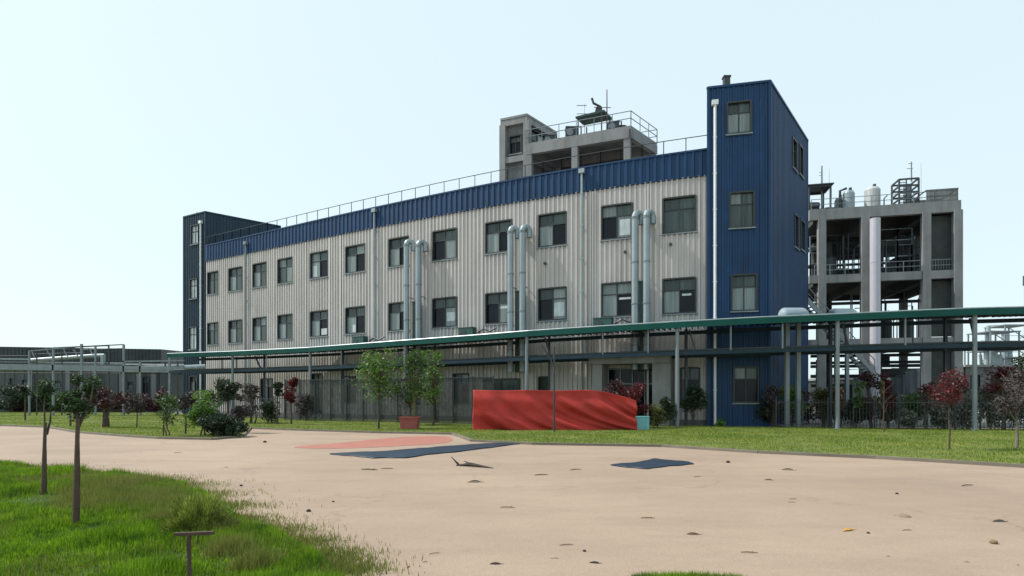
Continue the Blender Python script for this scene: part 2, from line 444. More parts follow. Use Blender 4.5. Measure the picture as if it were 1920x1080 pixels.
def window(parent, pt, s0, s1, z0, z1, style=None, cols=2, transom=0.34, fm=None, label=None, patch=None):
    """frame with mullions, recessed panes; styles pick which pane is curtained, green or dark"""
    fm = fm or M_frame
    fr = MB(); w = 0.06
    def rect(a, b_, za, zb, o0, o1, B=fr, mi=0):
        A, Bp = pt(a, o0, za), pt(b_, o0, za); Cc, Dd = pt(b_, o1, za), pt(a, o1, za)
        i = len(B.v)
        for z in (za, zb):
            for p in (A, Bp, Cc, Dd): B.v.append((p.x, p.y, z))
        for f in ((3, 2, 1, 0), (4, 5, 6, 7), (0, 1, 5, 4), (1, 2, 6, 5), (2, 3, 7, 6), (3, 0, 4, 7)):
            B.f.append(tuple(i + k for k in f)); B.m.append(mi)
    rect(s0 - .03, s0 + w, z0, z1, 0.095, -0.16); rect(s1 - w, s1 + .03, z0, z1, 0.095, -0.16)
    rect(s0 + w, s1 - w, z1 - w, z1 + .03, 0.095, -0.16); rect(s0 + w, s1 - w, z0 - .02, z0 + w, 0.095, -0.16)
    zt = z1 - (z1 - z0) * transom
    rect(s0 + w, s1 - w, zt - .03, zt + .03, -0.03, -0.12)
    for k in range(1, cols):
        sm = s0 + (s1 - s0) * k / cols
        rect(sm - .03, sm + .03, z0 + w, zt - .03, -0.03, -0.12); rect(sm - .025, sm + .025, zt + .03, z1 - w, -0.03, -0.12)
    f = fr.build("window", fm, parent)
    if label: f["label"] = label
    sl = MB(); rect(s0 - .08, s1 + .08, z0 - .085, z0 - .022, 0.14, -0.02, sl)
    sl.build("sill", M_steel, f)
    p = MB()
    n_lo = cols
    style = style or [rnd.choice((0, 1, 2)) for _ in range(cols)]
    for k in range(cols):
        a = s0 + w + (s1 - s0 - 2 * w) * k / cols; b_ = s0 + w + (s1 - s0 - 2 * w) * (k + 1) / cols
        st = style[k]; dep = -0.07 if st else -0.10
        p.face([pt(a, dep, z0 + w), pt(b_, dep, z0 + w), pt(b_, dep, zt), pt(a, dep, zt)], st)
        p.face([pt(a, -.08, zt), pt(b_, -.08, zt), pt(b_, -.08, z1 - w), pt(a, -.08, z1 - w)], 3 if st == 3 else rnd.choice((2, 2, 2, 1)))
    if patch:  # pale patches; the thin ones paint in interior light streaks
        a, b_ = s0 + (s1 - s0) * patch[0], s0 + (s1 - s0) * patch[1]; za, zb = z0 + (z1 - z0) * patch[2], z0 + (z1 - z0) * patch[3]
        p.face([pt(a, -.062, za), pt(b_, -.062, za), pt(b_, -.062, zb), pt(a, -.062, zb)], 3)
    p.build("pane", [M_glass, M_curt, M_curtg, M_bright], f)
    return f

ZB0, ZB1 = 14.17, 15.65
sA, sB = s_of_px(386.5), s_of_px(1329)
cols1 = [(390, 411), (430, 455), (475, 501), (522, 550), (583, 616), (649, 686), (730, 768), (812, 857), (911, 960), (1010, 1063), (1128, 1186), (1243, 1305)]
styles1 = [(2, 2), (1, 2), (1, 2), (2, 1), (1, 0), (1, 0), (1, 0), (0, 1), (1, 0), (1, 0), (0, 1), (2, 2)]
styles2 = [(2, 2), (1, 2), (1, 2), (1, 2), (1, 0), (1, 0), (1, 0), (0, 1), (0, 1), (0, 1), (1, 0), (1, 0)]
holes = []
for (a, b_) in cols1:
    holes.append((s_of_px(a), s_of_px(b_), 11.05, 13.10)); holes.append((s_of_px(a), s_of_px(b_), 6.42, 8.44))
low = [(585, 606, 0.3, 3.5), (1276, 1312, 1.2, 3.3), (905, 975, 0.2, 2.8), (640, 668, 1.2, 3.2), (850, 880, 1.2, 3.2), (1010, 1030, 0.2, 2.9), (410, 432, 1.2, 3.2), (490, 512, 1.2, 3.2)]
for (a, b_, za, zb) in low: holes.append((s_of_px(a), s_of_px(b_), za, zb))
door_h = (s_of_px(1140), s_of_px(1232), 0.02, 3.35)
holes.append(door_h)
fac = thing("factory_building", "long curved beige metal clad factory with blue parapet band and two rows of windows", "building", tuple(fpt(s_of_px(860))))
b = MB(); siding(b, fpt, sA, sB, 0.0, ZB0, 0.30, 0.085, holes); b.build("wall_cladding", M_beige, fac)
b = MB(); siding(b, lambda s, o, z: fpt(s, o + 0.075, z), sA, sB, ZB0 - 0.05, ZB1, 0.42, 0.055)
# bottom lip and cap of the band
ns = 120
for k in range(ns):
    a = sA + (sB - sA) * k / ns; c = sA + (sB - sA) * (k + 1) / ns
    b.face([fpt(a, 0.0, ZB0 - .05), fpt(c, 0.0, ZB0 - .05), fpt(c, 0.135, ZB0 - .05), fpt(a, 0.135, ZB0 - .05)])
    b.face([fpt(a, 0.15, ZB1 + .002), fpt(c, 0.15, ZB1 + .002), fpt(c, -0.25, ZB1 + .002), fpt(a, -0.25, ZB1 + .002)])
    b.face([fpt(a, 0.15, ZB1 - .10), fpt(c, 0.15, ZB1 - .10), fpt(c, 0.15, ZB1 + .002), fpt(a, 0.15, ZB1 + .002)])
    b.face([fpt(a, -0.25, ZB1 + .002), fpt(c, -0.25, ZB1 + .002), fpt(c, -0.25, 15.0), fpt(a, -0.25, 15.0)])
b.build("parapet_band", M_blue, fac)
# core volume behind the sheet, roof
BACK = Vector((9.0, 17.8, 0))
front = [fpt(sA + (sB - sA) * k / 40, -0.22) for k in range(41)]
backp = [p + BACK for p in front]
b = MB(); b.prism([(p.x, p.y) for p in front] + [(p.x, p.y) for p in backp[::-1]], 0, 15.0)
b.build("inner_wall", M_dpanel, fac)
b = MB(); b.prism([(p.x, p.y) for p in [fpt(sA + (sB - sA) * k / 40, -0.26) for k in range(41)]] + [(p.x, p.y) for p in backp[::-1]], 15.003, 15.12)
b.build("roof", M_roof, fac)
# plinth
b = MB()
for k in range(61):
    if k == 60:
        if b.f: b.build("plinth", M_dconc, fac)
        break
    a = sA + (sB - sA) * k / 60; c = sA + (sB - sA) * (k + 1) / 60
    if door_h[0] - .3 < (a + c) / 2 < door_h[1] + .3 or any(s_of_px(q[0]) < (a + c) / 2 < s_of_px(q[1]) and q[2] < .4 for q in low):
        if b.f: b.build("plinth", M_dconc, fac); b = MB()
        continue
    b.bar(fpt(a, 0.07, 0.16), fpt(c, 0.07, 0.16), 0.10, 0.32)
for k, (a, c) in enumerate(cols1):
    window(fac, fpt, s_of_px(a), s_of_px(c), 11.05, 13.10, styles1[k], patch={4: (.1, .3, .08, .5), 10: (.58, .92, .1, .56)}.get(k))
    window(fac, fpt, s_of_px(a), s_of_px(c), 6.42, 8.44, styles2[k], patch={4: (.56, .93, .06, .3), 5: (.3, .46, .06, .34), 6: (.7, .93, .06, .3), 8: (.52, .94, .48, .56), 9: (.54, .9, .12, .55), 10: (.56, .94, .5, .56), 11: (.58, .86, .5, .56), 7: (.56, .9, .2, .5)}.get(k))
for (a, c, za, zb) in low:
    window(fac, fpt, s_of_px(a), s_of_px(c), za, zb, (0, 2) if rnd.random() < .5 else (2, 0))
# entrance portal
s0, s1 = door_h[0], door_h[1]; sc_ = (s0 + s1) / 2; t = ftan(sc_)
prt = MB()
L = s1 - s0
for e in (s0 - .25, s1 + .45):
    c = fpt(e, 0.85); prt.box((c.x, c.y, 1.75), (0.55 if e < sc_ else 1.0, 1.5, 3.5), t)
c = fpt(sc_ + .1, 0.85); prt.box((c.x, c.y, 3.76), (L + 1.7, 1.6, 0.5), t)
portal = prt.build("entrance_portal", M_conc, fac)
g = MB(); g.face([fpt(s0, -.15, 0), fpt(s1, -.15, 0), fpt(s1, -.15, 3.35), fpt(s0, -.15, 3.35)]); g.build("glass_door", M_glass, portal)
g = MB()
for k in range(5):
    q = fpt(s0 + L * k / 4, -.08); g.bar((q.x, q.y, 0), (q.x, q.y, 3.35), .07, .07)
for z in (2.4, 3.3):
    g.bar(fpt(s0, -.06, z), fpt(s1, -.06, z), .07, .07)
g.build("door_frame", M_steel, portal)
# small dark vents in the cladding
for (px, z) in ((1023, 10.3), (1173, 10.5), (1258, 10.7), (1118, 5.9)):
    q = fpt(s_of_px(px), 0.06, z - .3); v = MB(); v.tube([q, q + Vector((ftan(s_of_px(px)).y, -ftan(s_of_px(px)).x, 0)) * .12], .09, 10)
    v.build("vent", M_dsteel, fac)
# downpipes with hoppers
for (px, zt, m) in ((465, 14.9, M_steel), (706, 15.25, M_duct), (1093, 15.25, M_duct)):
    s = s_of_px(px); v = MB(); q = fpt(s, 0.24); v.tube([(q.x, q.y, 0.1), (q.x, q.y, zt)], 0.07, 10)
    for z in (2, 4, 6, 8, 10, 12, 14): v.bar(fpt(s - .1, .22, z), fpt(s + .1, .22, z), .16, .05)
    dp = v.build("downpipe", m, fac)
    h = MB(); h.box((q.x, q.y, zt + .08), (0.36, 0.26, 0.26), ftan(s)); h.build("hopper", m, dp)
# panel seam strips
for px in (640, 700, 905, 1000, 1100, 1112, 1215, 620, 575, 515):
    v = MB(); s = s_of_px(px); q = fpt(s, 0.094); v.box((q.x, q.y, 7.1), (0.12, 0.014, 13.9), ftan(s)); v.build("seam_trim", M_beige, fac)
# roof railing
def railing(parent, p3, h=0.9, spacing=1.2, r=0.022, mids=1, m=None, name="railing", infill=0):
    v = MB()
    for a, c in zip(p3[:-1], p3[1:]):
        a, c = Vector(a), Vector(c); L = (c - a).length; n = max(1, round(L / spacing)); up = Vector((0, 0, 1))
        for k in range(n + 1):
            q = a.lerp(c, k / n); v.bar(q, q + up * h, r * 2, r * 2)
        for k in range(mids + 1):
            z = h * (k + 1) / (mids + 1); v.bar(a + up * z, c + up * z, r * 1.8, r * 1.8)
        if infill:
            ni = int(L / infill)
            for k in range(ni): 
                q = a.lerp(c, (k + .5) / ni); v.bar(q + up * .1, q + up * h, r, r)
    return v.build(name, m or M_steel, parent)
rp = [fpt(sA + (sB - sA) * k / 36, -0.1, ZB1) for k in range(37)]
railing(fac, rp, 0.82, 1.25, 0.02, 0, M_dsteel)
rp = [fpt(s_of_px(p_), -2.2, 15.1) for p_ in (940, 1000, 1060, 1120, 1180, 1235)]
railing(fac, rp, 1.35, 0.6, 0.03, 1, M_steel)

# ------------------------------------------------------------------ stair towers
def wallpt(A, B):
    A = Vector((A[0], A[1], 0)); B = Vector((B[0], B[1], 0)); t = (B - A).normalized(); n = Vector((t.y, -t.x, 0))
    def pt(s, o, z):
        q = A + t * s + n * o; return Vector((q.x, q.y, z))
    return pt, (B - A).length, t
def line_s(A, B, px):
    """distance along AB where the ray of photo column px meets it"""
    k = (px - 960) / F; ax, ay = A[0], A[1]; dx, dy = B[0] - A[0], B[1] - A[1]
    t = (k * ay - ax) / (dx - k * dy); return t * math.hypot(dx, dy)
def py_on(A, B, px, py):
    k = line_s(A, B, px) / math.hypot(B[0] - A[0], B[1] - A[1]); Y = A[1] + (B[1] - A[1]) * k; return Z(py, Y)

def tower(name, label, A, B, C, top, m, wins_f, wins_s, pipe_px, pitch=.28, pipe_m=None):
    A, B, C = Vector((*A, 0)), Vector((*B, 0)), Vector((*C, 0)); D = A + (C - B)
    t_ = thing(name, label, "stair tower", tuple((A + B) / 2))
    core = MB(); cen = (A + B + C + D) / 4
    inset = [p + (cen - p).normalized() * 0.28 for p in (A, B, C, D)]
    core.prism([(p.x, p.y) for p in inset], 0, top - .25); core.build("inner_wall", M_dpanel, t_)
    for (p, q, wins, first) in ((A, B, wins_f, True), (B, C, wins_s, False), (C, D, [], False), (D, A, [], False)):
        pt, L, tt = wallpt(p, q)
        hs_ = []
        for (a, c, ya, yb, st) in wins:
            sa, sc2 = line_s(p, q, a), line_s(p, q, c); mid = (a + c) / 2
            hs_.append((sa, sc2, py_on(p, q, mid, yb), py_on(p, q, mid, ya)))
        w = MB(); siding(w, pt, 0, L, 0, top, pitch, .045, hs_); w.build("wall_cladding", m, t_)
        for hh_, (a, c, ya, yb, st) in zip(hs_, wins): window(t_, pt, *hh_, st)
    cap = MB()
    for (p, q) in ((A, B), (B, C), (C, D), (D, A)):
        pt, L, tt = wallpt(p, q); cap.bar(pt(-.05, -.02, top + .03), pt(L + .05, -.02, top + .03), .22, .12)
    for p in (A, B, C): cap.box((p.x, p.y, top / 2), (.14, .14, top), (B - A))
    cap.build("corner_trim", m, t_)
    rf = MB(); rf.prism([(p.x, p.y) for p in inset], top - .247, top - .15); rf.build("roof", M_roof, t_)
    pt, L, tt = wallpt(A, B)
    s = line_s(A, B, pipe_px); q = pt(s, .16, 0); v = MB()
    v.tube([(q.x, q.y, .1), (q.x, q.y, top - 1.0)], .075, 10)
    for z in range(2, int(top) - 1, 2): v.bar(pt(s - .1, .14, z), pt(s + .1, .14, z), .14, .05)
    dp = v.build("downpipe", pipe_m or M_white, t_)
    h = MB(); h.box((q.x, q.y, top - .9), (.34, .24, .26), tt); h.build("hopper", pipe_m or M_white, dp)
    return t_
RA, RB, RC = (XY(1328, 32.7)), (XY(1443, 32.0)), (XY(1513, 39.4))
rt = tower("stair_tower", "tall blue ribbed stair tower at the right end of the factory", RA, RB, RC, 18.8, M_blue,
      [(1363, 1408, 191, 251, (1, 1)), (1368, 1414, 360, 427, (2, 2)), (1371, 1419, 515, 583, (1, 1)), (1375, 1422, 688, 755, (0, 0))],
      [(1484, 1492, 262, 318, (0, 0)), (1497, 1504, 275, 330, (0, 0)), (1488, 1495, 404, 465, (0, 0)), (1500, 1507, 415, 470, (0, 0))], 1340)
v = MB(); q = P(1362, 33.5, 18.6); v.box((q.x, q.y, 19.2), (.34, .3, 1.3)); v.box((q.x, q.y, 19.87), (.42, .38, .08))
v.build("chimney", M_dsteel, rt)
v = MB(); pt, L, tt = wallpt(RB, RC); q = pt(line_s(RB, RC, 1449), .08, 2.0); v.box(tuple(q), (.45, .03, .42), tt)
v.build("notice_plate", M_white, rt)
LA, LB, LC = XY(345, 56.1), XY(385, 54.5), XY(525, 59.1)
lt = tower("stair_tower", "dark slate blue stair tower at the far left end of the factory", LA, LB, LC, 18.8, M_navy,
      [(359, 373, 422, 458, (3, 3)), (357, 371, 523, 560, (3, 3)), (355, 370, 613, 655, (3, 3)), (357, 371, 705, 735, (1, 0))], [], 379)
v = MB(); q = P(370, 56.5, 18.6); v.bar((q.x, q.y, 18.5), (q.x, q.y, 19.4), .1, .1); v.build("vent_pipe", M_dsteel, lt)

# ------------------------------------------------------------------ exhaust ducts in pairs on the front
duct_px = [(775, 446, "leftmost tall round duct, its bend turned into the wall beside a window"),
           (797, 447, "second tall round duct from the left, with a conical cowl beside the middle window"),
           (967, 420, "left duct of the middle pair rising over the green canopy"),
           (989, 418, "right duct of the middle pair rising over the green canopy"),
           (1195, 391, "left duct of the pair nearest the blue stair tower"),
           (1216, 389, "right duct of the pair nearest the blue stair tower")]
for i, (px, py, lab) in enumerate(duct_px):
    s = s_of_px(px); q0 = fpt(s, 0.75); zt = Z(py, q0.y); t = ftan(s); n = Vector((t.y, -t.x, 0)); r = .195
    d_ = thing("exhaust_duct", lab, "duct", (q0.x, q0.y, 3.2), "round exhaust ducts on the factory front")
    v = MB(); v.tube([(q0.x, q0.y, 3.2), (q0.x, q0.y, zt - .5)], r, 16)
    v.build("pipe", M_duct, d_, smooth=False)
    el = MB(); c = Vector((q0.x, q0.y, zt - .5)) - n * .35; pts = []
    side = (t * .55 - n * .8).normalized()
    c = Vector((q0.x, q0.y, zt - .5)) + side * .25
    for k in range(9):
        a = math.pi * 1.0 * k / 8; pts.append(c - side * .25 * math.cos(a) + Vector((0, 0, .27 * math.sin(a))))
    pts.append(pts[-1] - Vector((0, 0, .35)))
    el.tube(pts, r * .98, 16); el.build("elbow", M_duct, d_)
    for z in (4.6, 7.0, 9.4, zt - .55): 
        fl = MB(); fl.tube([(q0.x, q0.y, z - .035), (q0.x, q0.y, z + .035)], r + .03, 16); fl.build("flange", M_steel, d_)
    for z in (5.6, 8.6): fl = MB(); fl.bar(Vector((q0.x, q0.y, z)), fpt(s, 0.02, z), .06, .06); fl.build("bracket", M_steel, d_)
# narrow flat dark ducts between them
for (px, pyt, lab) in ((786, 568, "narrow dark green box duct between the left pair of round ducts"), (978, 548, "narrow dark green box duct between the middle pair of round ducts"),
                       (1206, 530, "narrow dark green box duct between the right pair of round ducts")):
    s = s_of_px(px); q0 = fpt(s, .35); zt = Z(pyt, q0.y); v = MB(); v.box((q0.x, q0.y, (3.2 + zt) / 2), (.42, .3, zt - 3.2), ftan(s))
    v.box((q0.x, q0.y, zt + .04), (.5, .38, .08), ftan(s))
    for z in (4.4, 5.6, 6.8):
        if z < zt: v.box((q0.x, q0.y, z), (.47, .35, .05), ftan(s))
    tag(v.build("box_duct", mat("dark_green_duct", (.05, .085, .08), .5, .1), None, (q0.x, q0.y, 3.2)), lab, "duct", "dark box ducts between the round ducts")

# ------------------------------------------------------------------ roof penthouse (concrete frame on the roof)
pa = P(985, 41.3, 0); pb = P(1183, 38.5, 0); pc = P(1232, 41.2, 0); pd = pa + (pc - pb)
ph = thing("roof_penthouse", "open concrete frame penthouse standing on the factory roof", "roof structure", ((pa.x + pb.x) / 2, (pa.y + pb.y) / 2, 15.12))
ZS = 19.45
v = MB(); v.prism([(p.x, p.y) for p in (pa, pb, pc, pd)], ZS - .22, ZS); v.build("roof_slab", M_conc, ph)
v = MB(); pm = pa.lerp(pb, .48)
def inward(p, k=.25):
    cen = (pa + pb + pc + pd) / 4; return p + (cen - p).normalized() * k
for a, c in ((pa, pb), (pb, pc), (pc, pd), (pd, pa)):
    a, c = inward(a, .12), inward(c, .12)
    v.bar((a.x, a.y, ZS - .52), (c.x, c.y, ZS - .52), .32, .6)
v.build("ring_beam", M_conc, ph)
for p in (inward(pa, .3), inward(pa.lerp(pb, .48), .12), inward(pb, .3), inward(pc, .3), inward(pd, .3), inward(pd.lerp(pc, .48), .12)):
    v = MB(); v.box((p.x, p.y, (15.12 + ZS - .82) / 2), (.42, .42, ZS - .82 - 15.12), (pb - pa)); v.build("column", M_conc, ph)
v = MB()
a, c = inward(pd, .6), inward(pc, .6)
v.bar((a.x, a.y, 17.6), (a.lerp(c, .8).x, a.lerp(c, .8).y, 17.6), .2, 2.0); v.build("back_wall", mat("dark_brown_wall", (.06, .045, .045), .8, 0, .3), ph)
v = MB()
for k in (.3, .55, .72):
    q = pa.lerp(pb, k) + (pd - pa) * .3; v.box((q.x, q.y, 15.8), (.9, .7, 1.3))
v.build("air_handler", M_dsteel, ph)
railing(ph, [tuple(Vector((p.x, p.y, ZS))) for p in (pa, pb, pc, pd)], .95, 1.3, .022, 1, M_steel)
# stair head box, left
ba, bb, bc = P(938, 42.1, 0), P(988, 41.3, 0), P(1045, 44.2, 0); bd = ba + (bc - bb)
sh = thing("roof_stair_head", "grey concrete stair head on the roof with one dark window and sloping side", "roof structure", (ba.x, ba.y, 15.12))
ZT = 21.6; tt = (bb - ba).normalized()
v = MB()
for p in (ba, bb, bc, bd):
    cen = (ba + bc) / 2; q = p + (cen - p).normalized() * .25; v.box((q.x, q.y, (15.12 + ZT - .5) / 2), (.45, .45, ZT - .5 - 15.12), tt)
v.build("column", M_conc, sh)
v = MB(); v.prism([(p.x, p.y) for p in (ba, bb, bc, bd)], ZT - .15, ZT); v.build("roof_slab", M_conc, sh)
for z in (ZT - .38, 18.55, 16.6):
    v = MB()
    for a, c in ((ba, bb), (bb, bc)):
        n = Vector(((c - a).y, -(c - a).x, 0)).normalized()
        v.bar(Vector((a.x, a.y, z)) - n * .18, Vector((c.x, c.y, z)) - n * .18, .3, .42)
    v.build("beam", M_conc, sh)
pt, L, _t = wallpt(ba, bb)
v = MB(); hs_ = [(L * .3, L * .75, 19.0, 20.3)]
for (p, q, hh_) in ((ba, bb, hs_), (bb, bc, [(.8, 2.6, 18.8, 20.9)]), (bc, bd, []), (bd, ba, [])):
    pt2, L2, _ = wallpt(p, q); siding(v, lambda s, o, z: pt2(s, o - .3, z), .2, L2 - .2, 15.12, ZT - .2, 1.0, .0, hh_)
v.build("wall", M_dconc, sh)
window(sh, lambda s, o, z: pt(s, o - .3, z), *hs_[0], (0, 0))
pt3, L3, _ = wallpt(bb, bc); window(sh, lambda s, o, z: pt3(s, o - .3, z), .8, 2.6, 18.8, 20.9, (2, 2))
# shelter with machinery and masts on the penthouse roof
def on_roof(px, Y): x, y = XY(px, Y); return Vector((x, y, ZS))
q1, q2, q3, q4 = on_roof(1084, 40.6), on_roof(1128, 39.9), on_roof(1144, 40.8), on_roof(1100, 41.5)
hut = thing("roof_shelter", "small dark green canopy on four posts on top of the penthouse", "shelter", tuple(q1))
for p in (q1, q2, q3, q4):
    v = MB(); h = 1.25 if p in (q1, q4) else 1.55; v.bar(p, p + Vector((0, 0, h)), .08, .08); v.build("post", M_dsteel, hut)
v = MB(); up = Vector((0, 0, 1))
tp = [q1 + up * 1.42 + Vector((-.2, -.1, 0)), q2 + up * 1.55 + Vector((.15, -.1, 0)), q3 + up * 1.55 + Vector((.2, .2, 0)), q4 + up * 1.42 + Vector((-.2, .1, 0))]
v.face(tp); v.face([p + up * .12 for p in tp][::-1])
for a, c in zip(tp, tp[1:] + tp[:1]): v.face([a, a + up * .12, c + up * .12, c])
v.build("canopy", mat("dark_green_canopy", (.02, .05, .045), .6), hut)
v = MB(); q = on_roof(1121, 41.0); z0 = ZS + 1.7
v.tube([(q.x - .45, q.y, z0 + .1), (q.x - .1, q.y, z0 + .35), (q.x + .2, q.y, z0 + .2), (q.x + .2, q.y, z0 + .75), (q.x - .3, q.y, z0 + 1.0), (q.x - .42, q.y, z0 + 1.35)], .085, 8)
v.box((q.x + .1, q.y, z0 + .15), (.6, .5, .3)); v.tube([(q.x + .05, q.y - .2, z0 + .5), (q.x + .05, q.y + .2, z0 + .5)], .24, 12)
tag(v.build("winch", M_dsteel, None, (q.x, q.y, z0)), "dark bent machine arm mounted on top of the green canopy", "machine")
def mast(px, Y, z0, pyt, r, lab, arms=(), name="antenna_mast", m=None):
    x, y = XY(px, Y); zt = Z(pyt, Y); v = MB(); v.tube([(x, y, z0), (x, y, zt)], [r, r * .6], 6)
    for (k, l) in arms:
        z = z0 + (zt - z0) * k; v.bar((x - l, y, z), (x + l * .3, y, z), .035, .035)
    return tag(v.build(name, m or M_dsteel, None, (x, y, z0)), lab, "mast")
mast(1138, 40.2, ZS, 168, .055, "tallest thin brown mast beside the bent machine on the penthouse", ((.62, .9),), m=mat("rusty_mast", (.10, .05, .045), .7))
mast(1096, 41.5, ZS, 194, .02, "hair thin pale mast left of the green canopy", ((.75, .55), (.95, .55)), m=M_steel)
def cooling(px, Y, w, h, lab):
    q = on_roof(px, Y); v = thing("cooling_unit", lab, "cooling unit", tuple(q), "cooling units on the penthouse roof")
    a = MB(); a.box((q.x, q.y, ZS + h / 2), (w, .7, h)); a.box((q.x, q.y, ZS + h + .02), (w + .06, .76, .05)); a.build("casing", M_dsteel, v)
    f = MB(); f.tube([(q.x - w * .2, q.y - .36, ZS + h * .55), (q.x - w * .2, q.y - .40, ZS + h * .55)], h * .3, 16); f.build("fan", M_steel, v)
    g = MB(); g.tube([(q.x + w * .4, q.y - .1, ZS), (q.x + w * .4, q.y - .1, ZS + h * 1.2), (q.x + w * .75, q.y - .1, ZS + h * 1.2), (q.x + w * .75, q.y - .1, ZS)], .05, 6); g.build("pipe", M_dsteel, v)
cooling(1072, 40.8, .85, .8, "dark cooling unit left of the green canopy, alone on the slab")
cooling(1150, 39.8, .7, .7, "dark cooling unit under the right edge of the green canopy")
cooling(1163, 40.2, .5, .6, "smallest dark cooling unit nearest the right corner of the penthouse roof")
cooling(1030, 42.0, .7, .75, "dark cooling unit beside the sloping side of the stair head")

# ------------------------------------------------------------------ right open concrete frame
fa = Vector((*XY(1519, 46.9), 0)); fb = Vector((*XY(1797, 44.6), 0)); ft = (fb - fa).normalized(); fnb = Vector((-ft.y, ft.x, 0))
DP = 9.5
plant = thing("concrete_frame_building", "open three storey concrete frame full of process pipes right of the blue tower", "building", tuple((fa + fb) / 2))
def fs(px): return line_s(fa, fb, px)
def fp3(s, dep, z): q = fa + ft * s + fnb * dep; return Vector((q.x, q.y, z))
M_shadeconc = mat("shaded_inner_concrete", (.045, .05, .048), .9, 0, .3, 1.0)  # darker copy of the concrete: interior shade put into its colour
def fsp(px, dep):
    a_ = fa + fnb * dep; b_ = fb + fnb * dep; return line_s(a_, b_, px)
LV = [(16.55, .85), (11.3, .62), (6.2, .45)]
Lf = (fb - fa).length
for (z, th) in LV:
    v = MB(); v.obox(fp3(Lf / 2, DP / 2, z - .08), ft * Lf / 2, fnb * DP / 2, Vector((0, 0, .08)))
    v.build("floor_slab", M_shadeconc, plant)
    for dep in (0, DP): v = MB(); v.bar(fp3(-.1, dep, z - th / 2 - .01), fp3(Lf + .1, dep, z - th / 2 - .01), .4, th); v.build("beam", M_conc if dep < 1 else M_shadeconc, plant)
    for s in [fs(p_) for p_ in (1530, 1621, 1735, 1794)]: v = MB(); v.bar(fp3(s, .2, z - th / 2 - .16), fp3(s, DP - .2, z - th / 2 - .16), .32, th); v.build("beam", M_shadeconc, plant)
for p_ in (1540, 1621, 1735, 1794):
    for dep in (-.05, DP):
        s = fs(p_); q = fp3(s, dep, 0); v = MB(); v.box((q.x, q.y, 7.9), (.56, .5, 15.8), ft); v.build("column", M_conc if dep < 1 else M_shadeconc, plant)
v = MB()
s0, s1 = fs(1743), fs(1791)
for (za, zb) in ((11.3, 15.6), (6.3, 10.6), (.1, 5.7)): v.obox(fp3((s0 + s1) / 2, .55, (za + zb) / 2), ft * (s1 - s0) / 2, fnb * .1, Vector((0, 0, (zb - za) / 2)))
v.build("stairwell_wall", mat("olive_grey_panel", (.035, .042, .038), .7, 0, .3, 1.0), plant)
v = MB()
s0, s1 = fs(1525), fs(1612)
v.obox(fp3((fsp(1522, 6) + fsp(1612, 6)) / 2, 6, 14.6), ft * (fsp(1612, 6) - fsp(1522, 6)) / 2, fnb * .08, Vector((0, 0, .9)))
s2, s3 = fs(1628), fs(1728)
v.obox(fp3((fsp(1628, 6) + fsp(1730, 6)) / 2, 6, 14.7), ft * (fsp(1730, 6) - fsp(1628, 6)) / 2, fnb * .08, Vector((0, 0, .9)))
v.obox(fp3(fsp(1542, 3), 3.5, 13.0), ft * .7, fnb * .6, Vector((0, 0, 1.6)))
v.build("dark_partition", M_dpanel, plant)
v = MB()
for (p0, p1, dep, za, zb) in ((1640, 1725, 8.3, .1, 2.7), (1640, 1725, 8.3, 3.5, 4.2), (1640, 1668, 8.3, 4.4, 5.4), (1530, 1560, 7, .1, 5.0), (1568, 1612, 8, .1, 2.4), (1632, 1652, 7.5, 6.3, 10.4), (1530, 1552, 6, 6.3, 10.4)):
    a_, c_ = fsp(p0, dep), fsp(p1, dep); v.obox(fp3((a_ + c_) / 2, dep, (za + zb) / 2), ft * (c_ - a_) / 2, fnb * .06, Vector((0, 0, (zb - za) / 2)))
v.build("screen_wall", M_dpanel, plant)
# process equipment inside
def vessel(b, s, dep, z0, h, r):
    q = fp3(s, dep, z0); b.lathe((q.x, q.y, z0), [(r * .2, 0), (r * .8, .08), (r, .25), (r, h - .25), (r * .8, h - .08), (r * .2, h)], 12)
for (px, dep, z0, h, r) in ((1555, 3, 11.3, 2.2, .55), (1590, 6, 11.3, 1.3, .5), (1705, 3, 11.3, 3.6, .4), (1722, 5, 11.3, 2.4, .45), (1660, 6, 6.3, 2.2, .5), (1575, 3, 6.3, 1.7, .6), (1690, 4, .1, 3.4, .8), (1650, 5, .1, 2.8, .9), (1595, 5, .1, 2.6, .7), (1672, 3, 11.3, 1.5, .45), (1645, 4, 11.3, 2.0, .4), (1610, 3, .1, 3.2, .45), (1712, 2, .1, 3.8, .5), (1668, 2.5, .1, 2.1, .6), (1560, 2.5, .1, 2.4, .6), (1700, 5, 6.3, 2.4, .5)):
    v = MB(); vessel(v, fsp(px, dep), dep, z0, h, r); v.build("vessel", M_dsteel if rnd.random() < .7 else M_steel, plant)
v = MB()
for (z, dep) in ((13.4, 6.5), (13.0, 7), (12.6, 5), (12.15, 4), (9.9, 6), (9.6, 4), (4.6, 5), (4.2, 3), (3.4, 4), (2.6, 4.5), (5.2, 5)):
    v.tube([fp3(fsp(1520, dep), dep, z), fp3(fsp(1730, dep), dep, z)], .12 + .05 * rnd.random(), 6)
for k in range(110):
    px = rnd.uniform(1530, 1730); z = rnd.choice((11.3, 11.3, .1, 6.3)); h = rnd.uniform(1.5, 4) if z < 12 else 2
    dep = rnd.uniform(1, 7); a = fp3(fsp(px, dep), dep, z); c = a + Vector((0, 0, h)); e = c + ft * rnd.uniform(-1.4, 1.4)
    v.tube([a, c, e], .045, 5)
v.build("process_pipe", M_dsteel, plant)
